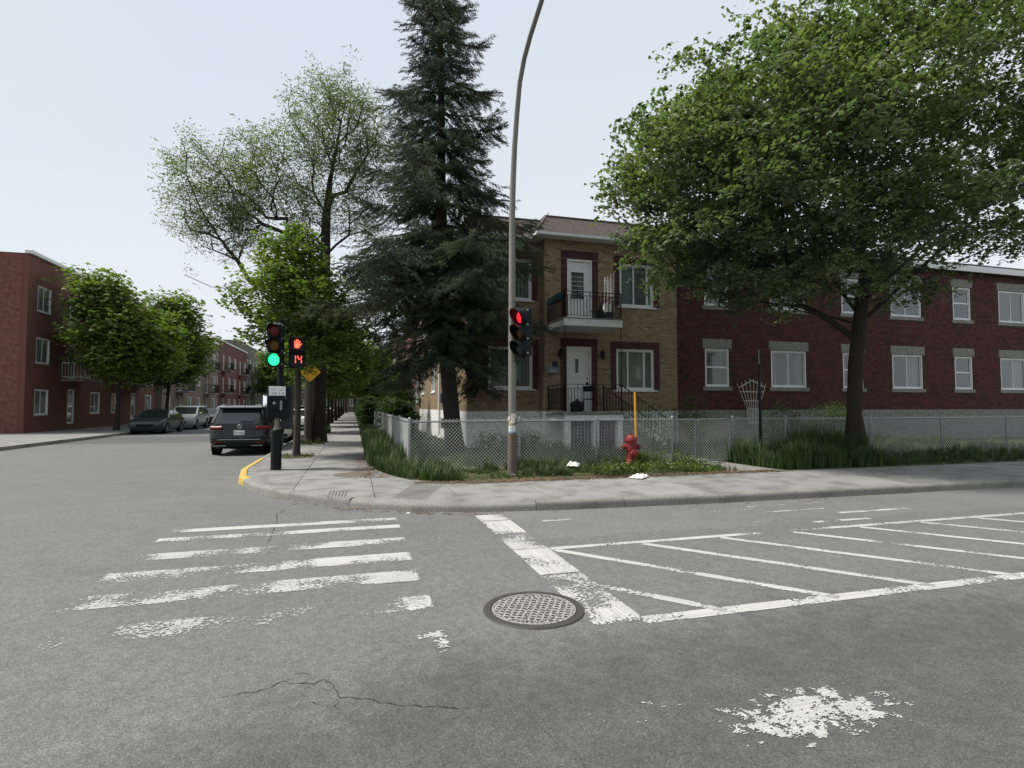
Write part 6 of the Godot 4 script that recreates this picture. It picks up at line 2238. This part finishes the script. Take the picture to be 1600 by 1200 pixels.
		var o := part(plate, "plate_number", tm, flat(0.03, 0.06, 0.16, 0.6))
		o.position = Vector3(0, 0.745, -0.033)
	return t

func build_cars() -> void:
	car("black car with roof rails and chrome badge parked by the yellow kerb", Vector3(-3.64, 0, -20.1), 0.0, Color(0.010, 0.011, 0.013), "suv", "", true)
	car("white car parked directly ahead of the black one", Vector3(-3.58, 0, -26.3), 0.0, Color(0.70, 0.70, 0.69), "suv")
	car("white sedan parked past the big tree trunk", Vector3(-3.55, 0, -39.0), 0.0, Color(0.66, 0.67, 0.67), "sedan")
	car("dark grey car parked at the kerb past the white sedan", Vector3(-3.55, 0, -45.5), 0.0, Color(0.05, 0.055, 0.065), "suv")
	car("silver sedan parked far down the near kerb", Vector3(-3.55, 0, -52.5), 0.0, Color(0.35, 0.36, 0.37), "sedan")
	var cols := [Color(0.04, 0.04, 0.045), Color(0.4, 0.41, 0.42), Color(0.10, 0.02, 0.02), Color(0.65, 0.65, 0.64), Color(0.03, 0.05, 0.09)]
	var names := ["black sedan parked across the side street", "silver car parked across the side street", "dark red sedan parked across the side street", "white car parked across the side street", "navy sedan parked across the side street"]
	for k in 5: car(names[k], Vector3(-11.55, 0, -41.0 - 6.4 * k), 180.0, cols[k], "sedan" if k % 2 == 0 else "suv")
	for k in 4: car("far car in the parked row at the near kerb", Vector3(-3.55, 0, -59.5 - 7.0 * k), 0.0, [Color(0.3, 0.3, 0.31), Color(0.05, 0.05, 0.06), Color(0.6, 0.6, 0.6), Color(0.08, 0.1, 0.14)][k], "suv" if k % 2 else "sedan", "far cars parked along the near kerb")

# ---------- things on porch and balcony ----------
func build_porch_things() -> void:
	var blk := flat(0.014, 0.014, 0.016, 0.6)
	var y := 1.44
	# folding chair
	var c := thing("folding_chair", "black folding chair standing on the porch before the white door", "chair", Vector3(7.95, y, -18.05), 160.0)
	var mb := MB.new()
	mb.cbox(at(0, 0.44, 0), Vector3(0.40, 0.035, 0.38), 0.012)
	part(c, "seat", mb, blk)
	mb = MB.new()
	mb.cbox(Transform3D(Basis(Vector3.RIGHT, -0.15), Vector3(0, 0.80, -0.21)), Vector3(0.42, 0.20, 0.025), 0.012)
	part(c, "backrest", mb, blk)
	for s in [-1.0, 1.0]:
		for q in [[Vector3(s * 0.20, 0, 0.24), Vector3(s * 0.20, 0.92, -0.23)], [Vector3(s * 0.18, 0, -0.26), Vector3(s * 0.18, 0.46, 0.16)]]:
			mb = MB.new()
			mb.rod(q[0], q[1], 0.012, 8)
			part(c, "leg", mb, MAT.black_iron)
	# dark cloth bag
	var bag := thing("cloth_bag", "dark bulging bag on the porch floor beside the folding chair", "bag", Vector3(7.42, y, -17.85))
	var rows := []
	for i in 9:
		var q := i / 8.0
		var row := PackedVector3Array()
		for k in 18:
			var a := TAU * k / 18.0
			var box := 1.0 / pow(pow(absf(cos(a)), 5.0) + pow(absf(sin(a)), 5.0), 0.2)
			var r := 0.22 * box * (0.92 + 0.10 * sin(PI * q)) * (1.0 + 0.10 * noise.get_noise_2d(k * 40.0, i * 30.0))
			if i == 8: r *= 0.55
			row.append(Vector3(cos(a) * r, q * 0.36 + (0.05 * noise.get_noise_1d(k * 90.0) if i > 5 else 0.0), sin(a) * r * 0.7))
		rows.append(row)
	mb = MB.new()
	mb.grid(rows, true, Vector3(0, 0.2, 0))
	part(bag, "sack", mb, flat(0.016, 0.018, 0.024, 0.5))
	mb = MB.new()
	mb.lathe(at(0, 0.34, 0), [[0.13, 0.0], [0.08, 0.04], [0.03, 0.06], [0.05, 0.11], [0.0, 0.10]], 10)
	part(bag, "knot", mb, flat(0.016, 0.018, 0.024, 0.5))
	# teal window box on the side rail
	y = 4.66
	var pl := thing("planter_box", "teal planter box hanging on the left balcony rail", "planter", Vector3(6.84, y + 0.66, -18.3))
	mb = MB.new()
	mb.prism(Transform3D(Basis(), Vector3(0, 0, -0.55)), PackedVector2Array([Vector2(-0.10, 0), Vector2(0.10, 0), Vector2(0.13, 0.20), Vector2(-0.13, 0.20)]), 1.1)
	part(pl, "box", mb, flat(0.02, 0.065, 0.062, 0.5))
	mb = MB.new()
	mb.b3(-0.12, 0.12, 0.185, 0.206, -0.53, 0.53)
	part(pl, "soil", mb, MAT.soil)
	# pot with dry stems
	var pot := thing("plant_pot", "dark pot with bare dry stems on the balcony behind the rail", "plant pot", Vector3(8.22, y, -17.85))
	mb = MB.new()
	mb.lathe(Transform3D(), [[0.0, 0.0], [0.16, 0.0], [0.21, 0.30], [0.23, 0.30], [0.23, 0.34], [0.20, 0.34], [0.19, 0.28], [0.0, 0.28]], 18)
	part(pot, "pot", mb, flat(0.025, 0.028, 0.035, 0.6))
	for k in 14:
		mb = MB.new()
		var a := TAU * k / 14.0 + rng.randf()
		var e := Vector3(cos(a) * 0.26, rng.randf_range(0.65, 1.0), sin(a) * 0.2) * rng.randf_range(0.8, 1.1)
		mb.tube(PackedVector3Array([Vector3(cos(a) * 0.06, 0.27, sin(a) * 0.06), e * Vector3(0.55, 0.62, 0.55), e]), PackedFloat32Array([0.009, 0.008, 0.005]), 4)
		part(pot, "stem", mb, flat(0.035, 0.028, 0.025, 0.9))
	var bk := thing("bucket", "white bucket beside the dry potted plant on the balcony", "bucket", Vector3(8.62, y + 0.30, -17.95))
	mb = MB.new()
	mb.lathe(Transform3D(), [[0.0, 0.0], [0.12, 0.0], [0.145, 0.28], [0.155, 0.28], [0.155, 0.30], [0.135, 0.30], [0.115, 0.03], [0.0, 0.03]], 18)
	part(bk, "pail", mb, MAT.white_paint)
	mb = MB.new()
	var hp := PackedVector3Array()
	var hr := PackedFloat32Array()
	for k in 11:
		hp.append(Vector3(cos(PI * k / 10.0) * 0.15, 0.27 - sin(PI * k / 10.0) * 0.10, 0.05 + 0.10 * sin(PI * k / 10.0))); hr.append(0.004)
	mb.tube(hp, hr, 4)
	part(bk, "handle", mb, MAT.galv)
	var st := thing("storage_crate", "dark crate standing under the white bucket on the balcony", "crate", Vector3(8.60, y, -17.98))
	mb = MB.new()
	mb.cbox(at(0, 0.285, 0), Vector3(0.50, 0.03, 0.42), 0.01)
	part(st, "lid", mb, flat(0.05, 0.045, 0.06, 0.6))
	for k in 4:
		mb = MB.new()
		mb.cbox(at(0, 0.04 + 0.066 * k, 0.19), Vector3(0.46, 0.05, 0.02), 0.004)
		mb.cbox(at(0, 0.04 + 0.066 * k, -0.19), Vector3(0.46, 0.05, 0.02), 0.004)
		mb.cbox(at(-0.22, 0.04 + 0.066 * k, 0), Vector3(0.02, 0.05, 0.35), 0.004)
		mb.cbox(at(0.22, 0.04 + 0.066 * k, 0), Vector3(0.02, 0.05, 0.35), 0.004)
		part(st, "slat", mb, flat(0.05, 0.045, 0.06, 0.6))
	# white wire netting on canes at the right of the balcony
	var wt := thing("wire_trellis", "thin white wire netting on canes along the right balcony side", "trellis", Vector3(8.95, y, -18.2))
	mb = MB.new()
	for k in 4: mb.rod(Vector3(-0.55 + 0.27 * k, 0.2, 0.55 - 0.5 * k * 0.6), Vector3(-0.55 + 0.27 * k, 1.5 + 0.14 * k, 0.55 - 0.5 * k * 0.6), 0.008, 5)
	part(wt, "cane", mb, MAT.white_paint)
	mb = MB.new()
	for k in 6:
		var q := PackedVector3Array()
		var qr := PackedFloat32Array()
		for j in 10:
			var s := j / 9.0
			q.append(Vector3(-0.58 + 0.86 * s, 0.95 + 0.11 * k + 0.10 * s + 0.02 * sin(j * 2.1 + k), 0.58 - 0.94 * s)); qr.append(0.0045)
		mb.tube(q, qr, 3, false)
	for j in 8:
		var s := j / 7.0
		mb.rod(Vector3(-0.57 + 0.84 * s, 0.92 + 0.1 * s + rng.randf_range(-0.06, 0.06), 0.57 - 0.92 * s), Vector3(-0.57 + 0.84 * s + rng.randf_range(-0.03, 0.03), 1.5 + 0.12 * s, 0.57 - 0.92 * s), 0.004, 3)
	part(wt, "wire", mb, MAT.white_paint)
	# fan trellis against the row house
	var x0: float = pz(1175, 640, -19.2).x
	var ft := thing("fan_trellis", "white wooden fan trellis leaning on the dark red brick wall", "trellis", Vector3(x0, 0.9, -19.15))
	for k in 8:
		mb = MB.new()
		var s := (k - 3.5) / 3.5
		var a := Vector3(s * 0.24, 0.0, 0)
		var m := Vector3(s * 0.27, 0.62, 0)
		var e := Vector3(s * 0.70, 1.90 - 0.25 * absf(s), -0.05)
		mb.tube(PackedVector3Array([a, m, e]), PackedFloat32Array([0.014, 0.014, 0.012]), 4)
		part(ft, "slat", mb, MAT.white_paint)
	for q in [[0.62, 0.27, 0.0], [0.95, 0.39, 0.0], [1.32, 0.54, 0.0]]:
		mb = MB.new()
		mb.bar(Vector3(-q[1], q[0], 0.02), Vector3(q[1], q[0], 0.02), 0.02, 0.024)
		part(ft, "cross_slat", mb, MAT.white_paint)
	mb = MB.new()
	mb.bar(Vector3(-0.62, 1.50, 0.0), Vector3(0.0, 1.80, -0.02), 0.02, 0.024)
	mb.bar(Vector3(0.0, 1.80, -0.02), Vector3(0.62, 1.50, 0.0), 0.02, 0.024)
	part(ft, "cross_slat", mb, MAT.white_paint)

# ---------- grass, weeds, shrubs, leaf litter ----------
func tuft(n: int, sd: int, wide: float) -> ArrayMesh:
	var r := RandomNumberGenerator.new()
	r.seed = sd
	var mb := MB.new()
	mb.tinted = true
	for k in n:
		var q := r.randf_range(0.75, 1.25)
		mb.col = Color(q, q, q * r.randf_range(0.8, 1.1))
		var a := r.randf() * TAU
		var d := Vector3(cos(a), 0, sin(a))
		var s := Vector3(-d.z, 0, d.x) * wide * r.randf_range(0.7, 1.2)
		var o := d * r.randf() * 0.16 + Vector3(r.randfn(), 0, r.randfn()) * 0.05
		var h := r.randf_range(0.55, 1.0)
		var lean := r.randf_range(0.08, 0.55)
		var p1 := o + Vector3.UP * h * 0.55 + d * lean * 0.25
		var p2 := o + Vector3.UP * h + d * lean
		var nn := (d * 0.5 + Vector3.UP * 0.6)
		mb.quad(o - s, o + s, p1 + s * 0.8, p1 - s * 0.8, nn)
		mb.tri(p1 - s * 0.8, p1 + s * 0.8, p2, nn)
	return mb.mesh()

func sow(called: String, label: String, zones: Array, mesh: Mesh, tones: Array, m: Material, group := "") -> void:
	var xf := []
	var cols := PackedColorArray()
	for z in zones:   # [x0, x1, z0, z1, per square metre, low, high, y]
		var n := int((z[1] - z[0]) * (z[3] - z[2]) * z[4])
		for k in n:
			var x := rng.randf_range(z[0], z[1])
			var zz := rng.randf_range(z[2], z[3])
			if z.size() > 8 and not z[8].call(x, zz): continue
			var patch := noise.get_noise_2d(x * 55.0, zz * 55.0)
			if patch < -0.32: continue
			var h: float = rng.randf_range(z[5] * 0.7, z[6]) * (1.0 + 1.1 * patch)
			xf.append(Transform3D(Basis(Vector3.UP, rng.randf() * TAU).scaled(Vector3(0.55 * h + 0.25 * z[6], h, 0.55 * h + 0.25 * z[6])), Vector3(x, z[7], zz)))
			var c: Color = tones[rng.randi() % tones.size()]
			var j := rng.randf_range(0.75, 1.25)
			cols.append(Color(c.r * j, c.g * j, c.b * j))
	var o := copies(self, called, mesh, m, xf, cols)
	tag(o, label, "grass" if called.ends_with("grass") else "plants")
	print(called, " ", xf.size())

func shrub(called: String, label: String, p: Vector3, r: Vector3, n: int, tones: Array, sd: int, leafs: Mesh, per := 6, group := "") -> void:
	var lines := [[Vector3.ZERO, Vector3(0.02, 0.12, 0), Vector3(0, r.y * 0.4, 0.02), Vector3(0.05, r.y * 0.9, 0)], [Vector3(0.0, 0.12, 0), Vector3(r.x * 0.3, r.y * 0.7, 0.1)], [Vector3(0.0, 0.12, 0), Vector3(-r.x * 0.35, r.y * 0.7, -0.1)]]
	var goals := blobs([[Vector3(0, r.y * 1.05, 0), r]], n, 0.16, sd, 0.3)
	tree(called, label, p, lines, goals, {"base_r": 0.05, "bark": MAT.young_bark, "leaf": leafs, "leaf_mat": MAT.leaf, "tones": tones, "per_tip": per, "puff": 0.13, "flat": 0.8, "twig": 0.4, "step": 0.3, "category": "shrub", "stem": "stem", "tip": 0.004, "group": group})

func build_greenery() -> void:
	var blade := tuft(20, 3, 0.016)
	var long_blade := tuft(30, 4, 0.014)
	var greens := [Color(0.060, 0.105, 0.022), Color(0.050, 0.092, 0.022), Color(0.080, 0.120, 0.024), Color(0.095, 0.115, 0.030)]
	var deep := [Color(0.052, 0.105, 0.028), Color(0.062, 0.118, 0.028), Color(0.046, 0.092, 0.028), Color(0.080, 0.130, 0.030), Color(0.10, 0.125, 0.04)]
	var fence_x: float = pz(640, 700, -12.84).x
	var edge := func(x: float, z: float) -> bool:
		return not Geometry2D.is_point_in_polygon(Vector2(x, z), walk_region())
	sow("tall_grass", "tall dark grass growing along the side fence and corner post", [[0.38, fence_x + 0.2, -24.0, -12.4, 75, 0.30, 0.55, 0.13, edge], [0.42, fence_x + 0.2, -38.0, -24.0, 30, 0.3, 0.5, 0.13], [0.75, 2.1, -12.9, -11.0, 110, 0.24, 0.46, 0.13, edge]], long_blade, deep, MAT.grass)
	sow("tall_grass", "big clump of tall dark grass beside the gate path", [[9.75, 13.0, -12.9, -10.95, 120, 0.45, 0.75, 0.13], [12.8, 24.0, -12.9, -11.0, 70, 0.10, 0.28, 0.13]], long_blade, deep, MAT.grass)
	sow("lawn_grass", "short grass of the strip between walk and front fence", [[1.7, 8.55, -12.9, -11.45, 150, 0.07, 0.17, 0.13, edge], [1.9, 8.5, -11.45, -10.95, 70, 0.05, 0.12, 0.13, edge], [5.3, 8.6, -12.6, -10.95, 120, 0.08, 0.2, 0.13], [3.0, 7.6, -12.95, -12.35, 130, 0.18, 0.38, 0.13], [3.9, 5.9, -12.4, -11.3, 120, 0.14, 0.3, 0.13]], blade, greens, MAT.grass)
	sow("yard_grass", "grass of the fenced front yard behind the chain link", [[1.4, 8.6, -19.0, -13.0, 40, 0.10, 0.28, 0.13], [9.7, 24.0, -19.2, -13.0, 22, 0.10, 0.35, 0.13], [1.5, 3.6, -34.0, -19.0, 14, 0.15, 0.35, 0.13]], blade, greens, MAT.grass)
	sow("pit_grass", "thin grass growing in the tree pits of the side walk", [[-2.35, -1.1, -18.5, -17.0, 70, 0.05, 0.13, 0.145], [-2.4, -1.1, -26.2, -22.6, 60, 0.08, 0.25, 0.145], [-2.3, -1.3, -34.0, -32.2, 50, 0.2, 0.5, 0.145]], blade, [Color(0.105, 0.115, 0.035), Color(0.075, 0.105, 0.026)], MAT.grass)
	# weeds
	var weed := leaf_cluster(9, 0.16, 0.085, false, 12)
	var xf := []
	var cols := PackedColorArray()
	for k in 900:
		var zone := rng.randi() % 4
		var p := Vector3(rng.randf_range(5.2, 8.7), 0.16, rng.randf_range(-12.7, -11.0))
		if zone == 1: p = Vector3(rng.randf_range(4.2, 8.4), 0.25, rng.randf_range(-19.0, -17.3))
		elif zone == 2: p = Vector3(rng.randf_range(1.6, 8.5), 0.2, rng.randf_range(-18.5, -13.2))
		elif zone == 3: p = Vector3(rng.randf_range(6.2, 8.2), rng.randf_range(0.16, 0.42), rng.randf_range(-12.75, -12.3))
		p.y += rng.randf_range(0.0, 0.12)
		if noise.get_noise_2d(p.x * 70.0, p.z * 70.0 + 500.0) < -0.12: continue
		xf.append(Transform3D(Basis(Vector3.UP, rng.randf() * TAU).scaled(Vector3.ONE * rng.randf_range(0.7, 1.4)), p))
		var c: Color = [Color(0.105, 0.165, 0.028), Color(0.075, 0.13, 0.026), Color(0.14, 0.19, 0.03)][rng.randi() % 3]
		cols.append(c * rng.randf_range(0.8, 1.15))
	tag(copies(self, "weeds", weed, MAT.leaf, xf, cols), "broad leaved yellow green weeds round the hydrant and behind the fence", "plants")
	# small flowers
	var mb := MB.new()
	mb.lathe(Transform3D(), [[0.0, 0.012], [0.018, 0.006], [0.016, 0.0], [0.0, -0.004]], 7)
	xf = []; cols = PackedColorArray()
	for k in 40:
		xf.append(at(rng.randf_range(5.4, 8.6), rng.randf_range(0.22, 0.34), rng.randf_range(-12.3, -11.1)))
		cols.append([Color(0.75, 0.72, 0.62), Color(0.7, 0.55, 0.08)][rng.randi() % 2])
	tag(copies(self, "wildflowers", mb.mesh(), tint(), xf, cols), "tiny pale and yellow flower heads in the strip grass", "flowers")
	# fallen bud scales and dry leaves along the edge and in the gutter
	mb = MB.new()
	mb.tinted = true
	for k in 5:
		mb.col = Color.WHITE * rng.randf_range(0.7, 1.2)
		var a := rng.randf() * TAU
		var o := Vector3(rng.randfn() * 0.04, 0.004 + 0.002 * k, rng.randfn() * 0.04)
		var d := Vector3(cos(a), 0.15, sin(a)) * 0.028
		var s := Vector3(-sin(a), 0.1, cos(a)) * 0.010
		mb.tri(o - d, o + s, o + d, Vector3.UP); mb.tri(o - d, o - s, o + d, Vector3.UP)
	var bit := mb.mesh()
	xf = []; cols = PackedColorArray()
	var kl := walk_line(KERB, 0.05)
	for k in 7500:
		var p: Vector3
		var w := rng.randf()
		if w < 0.6:
			var q := kl[rng.randi_range(0, kl.size() - 1)]
			if q.x < -2.0 or q.x > 9.0 or q.y < -12.0: continue
			var density := clampf(1.0 - absf(q.x - 1.0) / 2.6, 0.12, 1.0)
			if rng.randf() > density: continue
			p = Vector3(q.x + rng.randfn() * 0.05, 0.002, q.y + 0.04 + absf(rng.randfn()) * 0.10)
		elif w < 0.9: p = Vector3(rng.randf_range(1.2, 9.5), 0.142, -10.78 - 0.0 + rng.randfn() * 0.10)
		else: p = Vector3(0.42 + rng.randfn() * 0.25, 0.142, rng.randf_range(-17.5, -12.0))
		if w >= 0.6 and w < 0.9 and p.x < 2.4: p.z -= (2.4 - p.x) * 0.25
		xf.append(Transform3D(Basis(Vector3.UP, rng.randf() * TAU).scaled(Vector3.ONE * rng.randf_range(0.6, 1.3)), p))
		cols.append([Color(0.16, 0.095, 0.05), Color(0.22, 0.14, 0.075), Color(0.11, 0.075, 0.05)][rng.randi() % 3])
	tag(copies(self, "leaf_litter", bit, tint(), xf, cols), "dry brown leaf litter along the grass edge and gutter", "leaf litter")
	# shrubs
	var sl := leaf_cluster(8, 0.14, 0.075, false, 15)
	var sm := leaf_cluster(8, 0.18, 0.10, true, 16)
	var mid := [Color(0.070, 0.120, 0.028), Color(0.055, 0.10, 0.026), Color(0.09, 0.14, 0.03)]
	var dk := [Color(0.035, 0.065, 0.022), Color(0.045, 0.080, 0.024), Color(0.030, 0.055, 0.020)]
	shrub("shrub", "loose green shrub where the tan house meets the red row house", Vector3(12.3, 0.13, -18.4), Vector3(0.75, 1.0, 0.5), 60, mid, 71, sl, 5)
	shrub("shrub", "thin leaved shrub behind the fence right of the hydrant", Vector3(8.45, 0.13, -14.6), Vector3(0.7, 0.85, 0.5), 40, mid, 72, sl, 3)
	shrub("shrub", "leafy shrub behind the right fence by the slim black pole", Vector3(12.6, 0.13, -14.0), Vector3(0.8, 0.75, 0.6), 80, mid, 73, sl, 6)
	shrub("shrub", "dense dark hedge bush spilling over the side walk", Vector3(0.95, 0.13, -37.5), Vector3(0.75, 1.05, 1.8), 190, dk, 74, sm, 8)
	shrub("shrub", "tall pale green bush between the side fence and the awning", Vector3(2.3, 0.13, -30.5), Vector3(1.0, 1.6, 1.2), 170, [Color(0.12, 0.16, 0.035), Color(0.09, 0.13, 0.03)], 75, sm, 6)
	shrub("shrub", "dark bush behind the side fence next to the pale one", Vector3(2.0, 0.13, -26.5), Vector3(0.8, 0.9, 1.2), 130, dk, 76, sm, 7)
	shrub("shrub", "large dark bush far along the side fence", Vector3(1.9, 0.13, -41.0), Vector3(1.2, 1.9, 2.2), 220, dk, 77, sm, 8)
	shrub("shrub", "low shrub under the front window of the row house", Vector3(18.2, 0.13, -17.6), Vector3(1.3, 0.8, 0.8), 110, mid, 78, sl, 6)
	for q in [[4.6, -19.0, 81], [5.4, -18.9, 82], [6.1, -19.0, 83]]:
		shrub("foundation_plant", "dark leafy plant against the white foundation under the left window", Vector3(q[0], 0.13, q[1]), Vector3(0.42, 0.28, 0.28), 40, dk, q[2], sl, 5, "plants along the white foundation")

var region_cache := PackedVector2Array()
func walk_region() -> PackedVector2Array:
	if region_cache.is_empty():
		region_cache = offset_line(walk_line(KERB, 1.2), 0.17)
		var back := LAWN_EDGE.duplicate()
		back.reverse()
		region_cache.append_array(back)
	return region_cache
